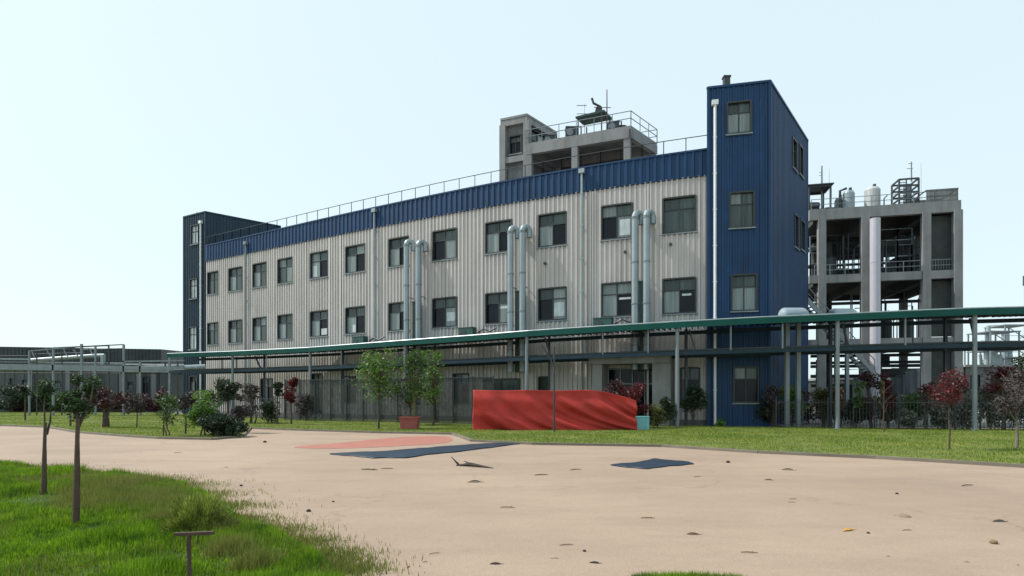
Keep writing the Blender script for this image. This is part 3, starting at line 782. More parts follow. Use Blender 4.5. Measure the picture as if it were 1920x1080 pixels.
for (sa, sb, z) in ((1700, 1728, 12.9), (1700, 1728, 14.2), (1530, 1560, 12.6), (1530, 1560, 14.0), (1632, 1700, 14.2)):
    v = MB(); v.obox(fp3((fs(sa) + fs(sb)) / 2, 2.5, z), ft * (fs(sb) - fs(sa)) / 2, fnb * .9, Vector((0, 0, .04)))
    for p_ in (sa, sb): v.bar(fp3(fs(p_), 1.7, 11.3), fp3(fs(p_), 1.7, z + .9), .08, .08)
    v.bar(fp3(fs(sa), 1.7, z + .9), fp3(fs(sb), 1.7, z + .9), .05, .05); v.build("platform", M_steel, plant)
for (a, c, z) in ((1528, 1614, 11.3), (1628, 1728, 11.3), (1742, 1788, 11.3)):
    railing(plant, [fp3(fs(a), .05, z), fp3(fs(c), .05, z)], .85, 1.3, .025, 1, M_steel, infill=.18 if a == 1742 else 0)
railing(plant, [fp3(.1, .05, 16.55), fp3(Lf - .1, .05, 16.55)], .85, 1.5, .022, 1, M_steel)
v = MB(); q = fp3(fs(1634), -.75, 0); v.tube([(q.x, q.y, 0.1), (q.x, q.y, Z(410, q.y))], .36, 20)
for z in (4, 8, 12): v.tube([(q.x, q.y, z - .04), (q.x, q.y, z + .04)], .375, 20)
tag(v.build("vertical_pipe", mat("pale_lilac_pipe", (.47, .47, .53), .5, 0, .05), None, (q.x, q.y, .1)), "wide pale lilac pipe standing in front of the concrete frame", "pipe")
# on the frame's roof
def roofq(px, dep, z=16.55): return fp3(fs(px), dep, z)
M_steelpale = mat("pale_tank_steel", (.45, .47, .47), .45, .2, .1, dirt=.2)
def tank(px, dep, w, h, lab, m=M_white, turret=False):
    q = roofq(px, dep); t_ = thing("roof_tank", lab, "tank", tuple(q))
    v = MB(); r = w / 2; v.lathe(q, [(r * .95, .25), (r, .35), (r, h - .25), (r * .75, h - .05), (r * .2, h)], 18); v.build("shell", m, t_)
    v = MB()
    for k in range(4): a = k * math.pi / 2 + .5; v.bar((q.x + r * .8 * math.cos(a), q.y + r * .8 * math.sin(a), q.z), (q.x + r * .8 * math.cos(a), q.y + r * .8 * math.sin(a), q.z + .4), .08, .08)
    v.build("leg", M_steel, t_)
    v = MB(); v.tube([q + Vector((r * .3, 0, h - .1)), q + Vector((r * .3, 0, h + .25))], .12, 8)
    if turret:
        v.tube([q + Vector((-r, 0, .4)), q + Vector((-r - .25, 0, .4)), q + Vector((-r - .25, 0, h)), q + Vector((-r * .4, 0, h + .2))], .1, 8)
    v.build("nozzle", M_dsteel, t_)
tank(1650, 1.6, 1.15, 2.0, "smooth pale round tank between the two roof frames on the concrete structure", M_steelpale)
tank(1604, 1.6, .9, 1.85, "pale cluttered tank with side pipe on the concrete structure's roof", M_duct, True)
tank(1590, 2.2, .7, 1.5, "smaller grey tank touching the left side of the cluttered pale tank", M_steel)
def frame_tower(pa_, pb_, dep, w, z0, z1, lab, sh_=False, name="roof_ladder_tower"):
    t_ = thing(name, lab, "steel frame", tuple(fp3((fs(pa_) + fs(pb_)) / 2, dep, z0)))
    for p_ in (pa_, pb_):
        for dd in (dep, dep + w):
            v = MB(); v.bar(fp3(fs(p_), dd, z0), fp3(fs(p_), dd, z1), .1, .1); v.build("post", M_dsteel, t_)
    v = MB()
    n = 4 if not sh_ else 1
    for k in range(1, n + 1):
        z = z0 + (z1 - z0) * k / n
        for dd in (dep, dep + w): v.bar(fp3(fs(pa_), dd, z), fp3(fs(pb_), dd, z), .1, .12)
        for p_ in (pa_, pb_): v.bar(fp3(fs(p_), dep, z), fp3(fs(p_), dep + w, z), .1, .12)
    if not sh_:
        for k in range(8): z = z0 + (z1 - z0) * k / 8; v.bar(fp3(fs(pa_), dep, z), fp3(fs(pa_) + .5, dep, z), .04, .05)
        v.bar(fp3(fs(pa_) + .5, dep, z0), fp3(fs(pa_) + .5, dep, z1), .06, .06)
    v.build("cross_beam", M_dsteel, t_)
    if sh_:
        v = MB(); v.obox(fp3((fs(pa_) + fs(pb_)) / 2, dep + w / 2, z1 + .1), ft * ((fs(pb_) - fs(pa_)) / 2 + .2), fnb * (w / 2 + .2), Vector((0, 0, .04))); v.build("roof_sheet", M_dsteel, t_)
    else:
        q = fp3((fs(pa_) + fs(pb_)) / 2 + .1, dep + w / 2, z0); v = MB(); v.tube([q, q + Vector((0, 0, z1 - z0 - .3))], .22, 12); v.build("column_pipe", M_steel, t_)
frame_tower(1690, 1727, .4, 1.4, 16.55, Z(329, 45), "tall dark steel ladder frame on the roof of the concrete structure")
frame_tower(1521, 1562, .6, 2.0, 16.55, Z(342, 46.5), "low dark canopy frame on the roof beside the blue stair tower", True, "roof_canopy")
def mast2(px, dep, z0, pyt, r, lab, arms): q = fp3(fs(px), dep, z0); return mast(px, q.y, z0, pyt, r, lab, arms, m=M_steel)
mast2(1709, 1.0, Z(329, 45), 303, .06, "short mast with side arms on top of the tall ladder frame", ((.65, .35), (.9, .25)))
mast2(1541, 1.6, 16.7, 311, .09, "pale mast rising through the low canopy frame", ((.8, .2), (.86, .2)))
mast2(1555, 1.6, 16.7, 316, .015, "hair thin rod right of the pale mast on the low canopy frame", ())
mast2(1727, 1.6, 16.55, 306, .015, "hair thin rod at the right edge of the tall ladder frame", ())
v = MB()
for k in range(26):
    s = fs(1737) + (fs(1795) - fs(1737)) * k / 25; v.bar(fp3(s, -.05, 16.6), fp3(s, -.05, 17.5), .05, .05)
for z in (16.62, 17.05, 17.48): v.bar(fp3(fs(1736), -.05, z), fp3(fs(1796), -.05, z), .07, .07)
for e in (1736, 1796): v.bar(fp3(fs(e), -.05, 17.48), fp3(fs(e), 2.5, 17.48), .07, .07)
v.bar(fp3(fs(1736), 2.5, 17.48), fp3(fs(1796), 2.5, 17.48), .07, .07)
v.obox(fp3((fs(1736) + fs(1796)) / 2, 2.4, 17.05), ft * 1.1, fnb * .05, Vector((0, 0, .42)))
v.build("corner_cage", M_dconc, plant)
# small process equipment on roof
for (px, dep, lab) in ((1529, 1.2, "dark pump skid under the low canopy frame"), (1576, 2.6, "squat grey box on the roof left of the tanks"), (1672, 1.5, "thin bent vent pipe right of the smooth tank")):
    q = roofq(px, dep); v = MB()
    if "bent" in lab: v.tube([q, q + Vector((0, 0, 1.0)), q + Vector((.25, 0, 1.25))], .05, 6); nm = "vent_pipe"; ct = "pipe"
    elif "pump" in lab: v.box((q.x, q.y, q.z + .2), (1.4, .8, .35)); v.tube([q + Vector((-.5, -.1, .65)), q + Vector((.5, -.1, .65))], .32, 12); nm = "pump_skid"; ct = "pump"
    else: v.box((q.x, q.y, q.z + .35), (1.1, .8, .7)); v.box((q.x, q.y, q.z + .74), (1.2, .9, .06)); nm = "roof_box"; ct = "equipment box"
    tag(v.build(nm, M_dsteel if "pump" in lab else M_steel, None, tuple(q)), lab, ct)
# outside steel stair between tower and frame
st = thing("steel_stair", "grey steel stair descending right behind the green canopy beside the blue tower", "stair", tuple(P(1575, 41.5, 0)))
a = PP(1512, 560, 41.5); c = PP(1640, 700, 41.5)
for dd in (0, 1.0):
    v = MB(); o_ = Vector((0, dd, 0)); v.bar(a + o_, c + o_, .06, .28); v.build("stringer", M_steel, st)
    v = MB(); up = Vector((0, 0, 1)); v.bar(a + o_ + up * .95, c + o_ + up * .95, .05, .05)
    v.bar(a + o_ + up * .5, c + o_ + up * .5, .035, .035)
    for k in range(9): q = a.lerp(c, k / 8) + o_; v.bar(q, q + up * .95, .04, .04)
    v.build("handrail", M_steel, st)
v = MB()
for k in range(24): q = a.lerp(c, (k + .5) / 24) + Vector((0, .5, 0)); v.box(tuple(q), (.26, .94, .03))
v.build("tread", M_dsteel, st)
for k in (0, .5, 1):
    q = a.lerp(c, k); 
    if q.z > .4:
        v = MB(); v.bar((q.x, q.y + .5, 0), (q.x, q.y + .5, q.z), .15, .15); v.build("support", M_steel, st)
# insulated rounded tanks peeking over the canopy
def capsule(px, pyc, Y, hw, r, lab, m):
    q = PP(px, pyc, Y); t_ = thing("horizontal_tank", lab, "tank", (q.x, q.y, 0))
    v = MB(); pts = []; rs = []
    for k in range(9): a_ = math.pi / 2 * k / 8; pts.append(q + Vector((-hw - r * .7 * math.cos(a_), 0, 0))); rs.append(max(.02, r * math.sin(a_)))
    for k in range(9): a_ = math.pi / 2 * k / 8; pts.append(q + Vector((hw + r * .9 * math.sin(a_), 0, -.12 * k / 8))); rs.append(max(.02, r * math.cos(a_)))
    v.tube(pts, rs, 20); v.build("shell", m, t_, smooth=True)
    for sx in (-hw * .7, hw * .7):
        v = MB(); v.bar((q.x + sx, q.y, 0), (q.x + sx, q.y, q.z - r * .6), .2, .2); v.build("leg", M_steel, t_)
capsule(1486, 592, 30.6, .42, .42, "rounded grey tank peeking over the green canopy before the blue tower", mat("grey_jacket", (.25, .31, .35), .6, .0))
capsule(1578, 594, 38.5, .5, .55, "rounded grey tank peeking over the green canopy below the concrete frame", M_duct)

# ------------------------------------------------------------------ covered pipe rack in front
rk = [(318, 79), (345, 80), (437, 83), (582, 90), (760, 103), (900, 113), (988, 120), (1130, 129), (1270, 137), (1420, 145), (1570, 151), (1700, 157), (1827, 162), (1920, 164), (2080, 169)]
def rz(px): return 5.0 + .7 * (px - 345) / (1920 - 345)
def rY(px): return (rz(px) - CAMZ) * F / float(np.interp(px, [k[0] for k in rk], [k[1] for k in rk]))
def rpt(px, z, back=0.0):
    y = rY(px); x = (px - 960) / F * y
    y2 = rY(px + 1); x2 = (px + 1 - 960) / F * y2; t = Vector((x2 - x, y2 - y, 0)).normalized(); n = Vector((-t.y, t.x, 0))
    return Vector((x, y, z)) + n * back
def zl(px): return CAMZ + .60 * (rz(px) - CAMZ)
W = 2.4
rack = thing("pipe_rack", "long teal roofed pipe rack crossing in front of the factory", "pipe rack", tuple(rpt(988, 0)))
pxs = [318 + (2080 - 318) * k / 60 for k in range(61)]
v = MB()
for a, c in zip(pxs[:-1], pxs[1:]):
    za, zc = rz(a), rz(c)
    q = [rpt(a, za, -.25), rpt(c, zc, -.25), rpt(c, zc + .12, W + .2), rpt(a, za + .12, W + .2)]
    v.face(q[::-1]); v.face([p + up * .07 for p in q])
    v.face([q[0], q[1], q[1] + up * .07, q[0] + up * .07])
    f_ = [rpt(a, za - .22, -.26), rpt(c, zc - .22, -.26), rpt(c, zc + .075, -.26), rpt(a, za + .075, -.26)]
    v.face(f_)
    b2 = [rpt(a, za - .22, -.24), rpt(c, zc - .22, -.24), rpt(c, zc - .002, -.24), rpt(a, za - .002, -.24)]
    v.face(b2[::-1])
    v.face([f_[0], b2[0], b2[1], f_[1]])
v.build("roof_sheet", M_teal, rack)
v = MB()
for a, c in zip(pxs[:-1], pxs[1:]):
    v.tube([rpt(a, rz(a) + .11, -.2), rpt(c, rz(c) + .11, -.2)], .045, 6)
v.build("gutter", M_duct, rack)
v = MB()
for k in range(150):
    px = 325 + (2070 - 325) * k / 149; v.bar(rpt(px, rz(px) - .10, -.2), rpt(px, rz(px) + .02, W), .06, .12)
v.build("purlin", M_dsteel, rack)
for bk in (0, W):
    v = MB()
    for a, c in zip(pxs[:-1], pxs[1:]): v.bar(rpt(a, zl(a), bk), rpt(c, zl(c), bk), .14, .18)
    v.build("lower_beam", M_navysteel, rack)
v = MB()
for a, c in zip(pxs[:-1], pxs[1:]): v.bar(rpt(a, rz(a) - .22, W), rpt(c, rz(c) - .22, W), .12, .2)
v.build("upper_beam", M_navysteel, rack)
for j, (bk, dz, r) in enumerate(((.5, .18, .06), (.9, .17, .05), (1.3, .2, .09), (1.8, .17, .05))):
    v = MB(); v.tube([rpt(p_, zl(p_) + dz, bk) for p_ in pxs], r, 8); v.build("process_pipe", [M_dsteel, M_steel, M_navysteel, M_dsteel, M_dsteel][j], rack)
for px in (437, 582, 760, 988, 1270, 1570, 1827, 2000):
    v = MB(); q = rpt(px, 0, -.02); v.tube([(q.x, q.y, 0), (q.x, q.y, rz(px) - .02)], .10, 12)
    v.box((q.x, q.y, .05), (.4, .4, .06)); v.build("post", M_steel, rack)
    v = MB(); q = rpt(px + 14, 0, W); v.bar((q.x, q.y, 0), (q.x, q.y, rz(px)), .14, .14); v.build("post", M_dsteel, rack)
for px in (375, 403, 500, 540, 640, 703, 822, 905, 1075, 1130, 1215, 1370, 1467, 1500, 1697, 1760):
    bk = 0 if px in (500, 640, 1130, 1215, 1370, 1467, 1697) else W
    q0 = rpt(px, zl(px), bk); q1_ = rpt(px, rz(px) - .1, bk); v = MB(); v.bar(q0, q1_, .07, .07); v.build("hanger", M_steel, rack)
for px in (1270, 437, 988, 1570, 1827):
    v = MB(); v.bar(rpt(px + 22, rz(px) - .2, 1.0), rpt(px + 34, zl(px) + .1, 1.0), .09, .09); v.build("brace", M_dsteel, rack)
# slim support pole in front of the red tarp
q = G(1039, 812); pole = MB(); pole.tube([(q.x, q.y, 0), (q.x, q.y, 3.85)], .045, 8); pole.bar((q.x, q.y, 3.0), (q.x - .55, q.y, 3.95), .06, .06)
tag(pole.build("support_pole", M_dsteel, None, tuple(q)), "thin dark pole with angled brace standing in front of the red tarp", "pole")
# green condensers on brackets above the rack
def condenser(px, py, lab):
    s = s_of_px(px); q = fpt(s, .65); z = Z(py, q.y); t = ftan(s)
    c_ = thing("air_conditioner", lab, "air conditioner", (q.x, q.y, z), "air conditioners above the canopy roof")
    v = MB(); v.box((q.x, q.y, z), (1.1, .5, .6), t); v.box((q.x, q.y, z + .32), (1.14, .54, .05), t); v.build("casing", mat("green_casing", (.02, .075, .065), .5), c_)
    v = MB(); n = Vector((t.y, -t.x, 0)); a_ = Vector((q.x, q.y, z)) - t * .2 + n * .25; v.tube([a_, a_ + n * .03], .22, 16); v.build("fan_grille", M_dsteel, c_)
    v = MB(); v.bar(fpt(s - .4, .0, z - .34), fpt(s - .4, .9, z - .34), .05, .05); v.bar(fpt(s + .4, .0, z - .34), fpt(s + .4, .9, z - .34), .05, .05)
    v.tube([fpt(s + .6, .3, z), fpt(s + 1.0, .3, z + .25), fpt(s + 1.5, .3, z + .05), fpt(s + 1.9, .15, z + .3)], .05, 6); v.build("bracket", M_dsteel, c_)
condenser(687, 640, "green air conditioner over the canopy, leftmost of the three")
condenser(886, 624, "green air conditioner over the canopy left of the middle ducts")
condenser(1136, 607, "green air conditioner over the canopy left of the right ducts")

# ------------------------------------------------------------------ left background works
la, lb = Vector((*XY(-160, 61), 0)), Vector((*XY(298, 66), 0))
lbld = thing("workshop_building", "low dark roofed workshop at the left edge behind the young trees", "building", tuple((la + lb) / 2))
pt, L, t = wallpt(la, lb)
def pxs_(px): return line_s(la, lb, px)
wl_ = [(18, 24, 709, 722, (1, 1)), (42, 54, 712, 724, (1, 1)), (102, 114, 714, 726, (1, 1)), (150, 160, 716, 726, (1, 1)), (240, 250, 716, 732, (1, 1)), (268, 280, 706, 740, (0, 0))]
hs_ = []
for (a_, c_, ya, yb, stl) in wl_: hs_.append((pxs_(a_), pxs_(c_), py_on(la, lb, a_, yb), py_on(la, lb, a_, ya)))
v = MB(); siding(v, pt, 0, L, 0, 4.6, .9, .08, hs_); v.build("wall", M_leftwall, lbld)
for hh_, w_ in zip(hs_, wl_): window(lbld, pt, *hh_, w_[4])
v = MB(); siding(v, lambda s, o, z: pt(s, o + .2, z), 0, L + .3, 4.6, 7.0, .35, .05)
A_, B_ = pt(0, .2, 7.0), pt(L + .3, .2, 7.0)
v.face([A_, B_, pt(L + .3, -9, 7.4), pt(0, -9, 7.4)]); v.face([pt(L + .3, .2, 4.6), pt(L + .3, -9, 4.6), pt(L + .3, -9, 7.4), pt(L + .3, .2, 7.0)])
v.build("roof_cladding", M_leftroof, lbld)
v = MB(); v.prism([tuple(pt(0, -.2, 0))[:2], tuple(pt(L, -.2, 0))[:2], tuple(pt(L, -9, 0))[:2], tuple(pt(0, -9, 0))[:2]], 0, 6.6); v.build("inner_wall", M_dpanel, lbld)
for px in (60, 130, 180, 230, 262, 290):
    v = MB(); s = pxs_(px); q = pt(s, .2, 2.4); v.box(tuple(q), (.4, .4, 4.5), t); v.build("pilaster", M_conc, lbld)
LY = 50.0
lr = thing("pipe_rack", "grey steel pipe rack before the low workshop on the left", "pipe rack", tuple(P(170, LY, 0)))
def lp(px, py, dy=0.0): q = PP(px, py, LY + dy); return q
for (a_, c_, w_) in (((-160, 683), (345, 691), .3), ((-160, 688), (345, 697), .18), ((230, 678), (345, 676), .12)):
    for dy in (0, 1.8):
        v = MB(); v.bar(lp(*a_, dy), lp(*c_, dy), .14, w_); v.build("lower_beam", M_steel if dy == 0 else M_dsteel, lr)
v = MB()
for (a_, c_) in (((150, 650), (232, 646)), ((55, 658), (150, 650)), ((100, 652), (205, 648))): v.bar(lp(*a_), lp(*c_), .09, .09); v.bar(lp(*a_, 1.8), lp(*c_, 1.8), .09, .09)
v.build("top_beam", M_steel, lr)
for (px, pyt, w_) in ((55, 658, .12), (69, 660, .07), (100, 652, .14), (116, 656, .07), (153, 645, .16), (179, 649, .12), (204, 648, .09), (232, 646, .14), (263, 678, .14), (310, 678, .1), (318, 666, .15), (333, 672, .09)):
    q = lp(px, pyt); v = MB(); v.bar((q.x, q.y, 0), q, w_, w_); v.build("post", M_steel if w_ > .1 else M_dsteel, lr)
v = MB(); v.tube([lp(55, 676, .5), lp(180, 667, .5), lp(196, 667, .5)], .17, 10); v.tube([lp(193, 665, .5), lp(193, 684, .5)], .2, 10); v.build("pale_pipe", M_duct, lr)
v = MB(); v.tube([lp(228, 693, .9), lp(345, 691, .9), lp(385, 689, 1.5)], .30, 14); v.tube([lp(-160, 691, .9), lp(228, 692, .9)], .15, 10); v.build("wide_pipe", M_duct, lr)
for (a_, c_, r_, m_) in (((-160, 677), (230, 681), .05, M_steel), ((-160, 672), (60, 674), .08, M_duct), ((60, 664), (232, 659), .04, M_dsteel), ((153, 655), (232, 653), .05, M_steel), ((-160, 699), (300, 700), .05, M_dsteel), ((55, 682), (345, 684), .06, M_duct), ((-160, 668), (55, 667), .04, M_dsteel)):
    v = MB(); v.tube([lp(*a_, .7), lp(*c_, .7)], r_, 6); v.build("thin_pipe", m_, lr)
v = MB()
for (x0, y0, x1, y1) in ((58, 658, 66, 672), (85, 654, 95, 668), (116, 653, 127, 668), (137, 656, 146, 668), (165, 653, 175, 665)):
    pts = [lp(x0, y0), lp(x0 + (x1 - x0) * .3, y0 + 1), lp((x0 + x1) / 2, (y0 + y1) / 2), lp(x1, y1)]; v.tube(pts, .045, 6)
v.build("bent_pipe", M_steel, lr)

# ------------------------------------------------------------------ far works on the right and left horizon
def lattice(px, Y, w_, pyt, lab, cat="tower", name="process_tower"):
    x, y = XY(px, Y); zt = Z(pyt, Y); t_ = thing(name, lab, cat, (x, y, 0))
    for sx in (-1, 1):
        for sy in (-1, 1):
            v = MB(); v.bar((x + sx * w_ / 2, y + sy * w_ / 2, 0), (x + sx * w_ / 2, y + sy * w_ / 2, zt), .2, .2); v.build("post", M_steel, t_)
    v = MB(); n = max(3, int(zt / 3))
    for k in range(1, n + 1):
        z = zt * k / n; v.box((x, y, z), (w_ + .4, w_ + .4, .18))
        v.bar((x - w_ / 2, y - w_ / 2, z), (x + w_ / 2, y - w_ / 2, z - zt / n), .12, .12)
        v.bar((x - w_ / 2, y - w_ / 2 - .1, z + 1), (x + w_ / 2, y - w_ / 2 - .1, z + 1), .08, .08)
    v.build("platform", M_steel, t_)
    v = MB()
    for k in range(4): v.tube([(x + rnd.uniform(-.4, .4) * w_, y, .3), (x + rnd.uniform(-.4, .4) * w_, y, zt * rnd.uniform(.7, 1.12))], rnd.uniform(.3, .6), 8)
    v.build("column", M_duct, t_)
lattice(1862, 105, 5, 624, "hazy lattice process tower seen right of the concrete frame")
lattice(1888, 112, 4.5, 612, "taller lattice process tower at the right horizon, second from the frame")
lattice(1842, 118, 4, 650, "short lattice process tower nearest the concrete frame's right edge")
lattice(322, 120, 6, 700, "distant lattice structure seen in the gap left of the dark tower")
for (x0, x1, pyt, Y, lab) in ((1810, 2050, 688, 95, "long low grey plant hall on the right horizon"), (1560, 1720, 712, 90, "low pale plant hall seen through the concrete frame"), (280, 420, 728, 140, "low hazy hall in the gap left of the dark tower")):
    a_, c_ = XY(x0, Y), XY(x1, Y); zt = Z(pyt, Y); t_ = thing("plant_hall", lab, "building", (a_[0], a_[1], 0))
    pt, L, t = wallpt(a_, c_); v = MB(); siding(v, pt, 0, L, 0, zt, 1.2, .12, [(L * (k + .2) / 6, L * (k + .7) / 6, zt * .45, zt * .8) for k in range(6)]); v.build("wall", M_leftwall, t_)
    v = MB(); v.prism([tuple(pt(-.3, .4, 0))[:2], tuple(pt(L + .3, .4, 0))[:2], tuple(pt(L + .3, -10, 0))[:2], tuple(pt(-.3, -10, 0))[:2]], zt, zt + .35); v.build("roof", M_roof, t_)
    v = MB(); v.prism([tuple(pt(0, -.3, 0))[:2], tuple(pt(L, -.3, 0))[:2], tuple(pt(L, -10, 0))[:2], tuple(pt(0, -10, 0))[:2]], 0, zt); v.build("inner_wall", M_dpanel, t_)
q = P(1921, 60, 0); v = MB(); v.tube([(q.x + .25, q.y, 0), (q.x + .25, q.y, Z(517, 60))], [.25, .22], 12); v.tube([(q.x + .25, q.y, Z(535, 60)), (q.x + .25, q.y, Z(517, 60))], .34, 12)
tag(v.build("flue_stack", M_dsteel, None, (q.x + .25, q.y, 0)), "dark flue stack cut by the right edge of the picture", "chimney")

# ------------------------------------------------------------------ foliage
def leaves(v, centres, n, sr, ls, flat=.8, mi=0):
    for _ in range(n):
        c, k = centres[rnd.randrange(len(centres))]
        while True:
            d_ = Vector((rnd.uniform(-1, 1), rnd.uniform(-1, 1), rnd.uniform(-1, 1)))
            if d_.length < 1: break
        p = c + Vector((d_.x, d_.y, d_.z * flat)) * sr * k
        a_ = Vector((rnd.gauss(0, 1), rnd.gauss(0, 1), rnd.gauss(0, .7))).normalized()
        b_ = a_.cross(Vector((rnd.gauss(0, 1), rnd.gauss(0, 1), rnd.gauss(0, 1)))).normalized()
        l_ = ls * rnd.uniform(.6, 1.3); w_ = l_ * .5
        v.face([p - a_ * l_ * .5, p + b_ * w_ * .5, p + a_ * l_ * .5, p - b_ * w_ * .5], mi)
def plant_(name, lab, cat, px, base_py, top_py, bot_py, wpx, lm, n=900, trunk=.04, bark=None, group=None, dens=None, Y=None,
          clumps=9, ls=None, stems=1, bare=False, stake=False, hedge=False):
    Y = Y or GY(base_py); x, y = XY(px, Y); zt = max(.3, Z(top_py, Y)); zb = max(.05, Z(bot_py, Y)); w = wpx / F * Y
    t_ = thing(name, lab, cat, (x, y, .04), group)
    h = zt - zb; sr = min(w, h) * .33 if not hedge else h * .42
    cs = []
    for k in range(clumps):
        a_ = rnd.uniform(0, 2 * math.pi); rr = (w / 2 - sr * .45) * math.sqrt(rnd.random()); zz = zb + sr * .5 + (h - sr) * (rnd.random() ** .85)
        taper = 1 - .45 * abs((zz - zb) / h - .45) if not hedge else 1
        cs.append((Vector((x + rr * taper * math.cos(a_), y + rr * taper * math.sin(a_) * .8, zz)), rnd.uniform(.55, 1.15)))
    bark = bark or M_bark
    tr = MB(); z_top = zb + h * .55
    for sidx in range(stems):
        ox = rnd.uniform(-.08, .08) * (stems - 1); bx = rnd.uniform(-.12, .12) * w * (1 if stems > 1 else .3)
        tr.tube([(x + ox, y, 0), (x + ox + bx * .3 + .02, y, zb * .5 + .05), (x + ox + bx * .7, y, max(zb, .15)), (x + bx, y, z_top)], [trunk * 1.15, trunk, trunk * .8, trunk * .35], 7)
    for (c, k) in cs:
        st_ = Vector((x, y, zb + (c.z - zb) * .25)); mid = st_.lerp(c, .55) + Vector((0, 0, -.04 * h)); tr.tube([st_, mid, c], [trunk * .5, trunk * .32, trunk * .12], 5, cap=False)
        if bare:
            for _ in range(7):
                e = c + Vector((rnd.uniform(-1, 1), rnd.uniform(-1, 1), rnd.uniform(-.3, 1.2))) * sr; tr.tube([mid.lerp(c, rnd.random()), e], [trunk * .18, trunk * .06], 4, cap=False)
    tr.build("trunk" if cat == "tree" else "stem", bark, t_)
    ls = ls or max(.05, Y * .0042)
    ls *= 1.12; v = MB(); leaves(v, cs, int(n * 1.6), sr, ls)
    v.build("crown" if cat == "tree" else "foliage", lm, t_)
    if stake:
        v = MB(); v.tube([(x + .05, y - .05, 0), (x + .03, y - .05, zb + .1)], stake, 7); v.build("stake", M_wood, t_)
    return t_
# foreground saplings on the verge
def sapling(lab, px, base, stake_top, stems, cl, n, ls, r):
    Y = GY(base); q = G(px, base); t_ = thing("young_tree", lab, "tree", tuple(q))
    v = MB()
    for st_ in stems:
        pts = [PP(a_, b_, Y + .06 * math.sin(k * 2.1)) for k, (a_, b_) in enumerate(st_)]; m_ = len(pts)
        v.tube(pts, [r * (1 - .75 * k / (m_ - 1)) for k in range(m_)], 6)
    cs = []
    for (a_, b_, rp) in cl:
        c = PP(a_, b_, Y + rnd.uniform(-.08, .08)); rr = rp / F * Y; cs.append((c, rr))
        for _ in range(5):
            e = c + Vector((rnd.uniform(-1, 1), rnd.uniform(-1, 1), rnd.uniform(-1, 1))) * rr; v.tube([c, e], [r * .25, r * .08], 4, cap=False)
    v.build("trunk", M_bark, t_)
    v = MB()
    for (c, rr) in cs: leaves(v, [(c, 1)], int(n * 1.6 * rr / .1), rr * 1.15, ls, 1.0)
    v.build("crown", mat("leaf_sapling", (.035, .075, .02), .5, 0, .35, 2.5, island=.6, transl=.35), t_)
    v = MB(); a_ = PP(px, stake_top, Y - .05); v.tube([(q.x, q.y - .05, 0), ((q.x + a_.x) / 2, a_.y, a_.z * .5), tuple(a_)], [.030, .028, .022], 8); v.build("stake", M_wood, t_)
sapling("thin sapling with one small dark tuft, leftmost tree on the near grass", 85, 930, 792,
        [[(85, 930), (85, 850), (84, 800), (83, 760), (85, 722)], [(87, 815), (94, 790), (96, 765)]],
        [(84, 724, 13), (80, 737, 10), (92, 732, 8), (85, 750, 6), (97, 766, 5)], 150, .05, .024)
sapling("forked sapling with several dark tufts, nearest tree on the near grass", 146, 988, 786,
        [[(146, 988), (147, 880), (146, 800), (145, 765), (143, 740), (143, 706)], [(147, 800), (158, 775), (170, 750), (176, 716)], [(147, 790), (136, 768), (124, 748)], [(160, 775), (166, 745), (160, 728)]],
        [(148, 768, 20), (140, 758, 12), (158, 762, 12), (143, 738, 9), (144, 712, 10), (176, 718, 12), (172, 738, 9), (124, 746, 11), (160, 728, 6), (132, 762, 9)], 190, .042, .022)
# left lawn
plant_("young_tree", "little dark topped tree at the far left of the lawn", "tree", 47, 790, 722, 745, 18, L_dark, 260, .05)
plant_("dark_tree", "dark full crowned tree on a thick black trunk in the left lawn", "tree", 198, 803, 725, 778, 75, L_maroon, 1100, .16, bare=True)
plant_("young_tree", "slight tree with grey crown right of the thick trunked tree", "tree", 256, 805, 738, 775, 45, L_twig, 600, .03, bare=True)
v = MB(); q = G(132, 801); v.tube([(q.x, q.y, 0), (q.x, q.y, .8)], .05, 7); tag(v.build("lawn_stake", M_wood, None, tuple(q)), "short dark stake in the lawn between the two near saplings", "stake")
for k, (px, w, t_, m, lab) in enumerate(((20, 60, 722, L_dark, "dark green shrub at the left picture edge before the workshop"), (75, 60, 735, L_dark, "dark shrub behind the leftmost sapling's crown"),
        (112, 50, 728, L_green, "mid green shrub between the crowns of the two near saplings"), (170, 60, 720, L_dark, "dark shrub right behind the forked sapling's crown"),
        (222, 55, 735, L_maroon, "maroon shrub right of the thick trunked tree's crown"), (268, 46, 738, L_maroon, "maroon shrub before the workshop's right corner"), (308, 44, 728, L_maroon, "tall maroon shrub in the gap before the dark tower"),
        (345, 44, 740, L_dark, "dark shrub at the foot of the dark blue tower"))):
    plant_("background_shrub", lab, "shrub", px, 774, t_, 770, w, m, 900, .05, stems=3, group="shrubs behind the left lawn", ls=.2)
# island shrubs
plant_("shrub", "loose green shrub with thin stems, leftmost on the dark planting island", "shrub", 312, 820, 738, 805, 50, L_green, 420, .025, stems=3, bare=True)
plant_("shrub", "leaning dark tree like shrub between the loose shrub and the bright one", "shrub", 348, 816, 735, 770, 46, L_twig, 500, .035, bare=True)
plant_("shrub", "bright green leafy shrub in the middle of the planting island", "shrub", 378, 819, 730, 800, 62, L_bright, 1300, .03, stems=3)
plant_("shrub", "tall sparse pale green shrub behind the bright shrub", "shrub", 398, 808, 708, 790, 40, L_green, 500, .025, stems=2, bare=True)
plant_("young_tree", "tree with dark vase shaped crown above the dark low hedge", "tree", 427, 812, 700, 752, 42, L_dark, 900, .045, bare=True)
plant_("low_hedge", "dark rounded low hedge at the right end of the planting island", "hedge", 416, 820, 776, 818, 92, L_dark, 5200, .03, hedge=True, clumps=26, stems=5)
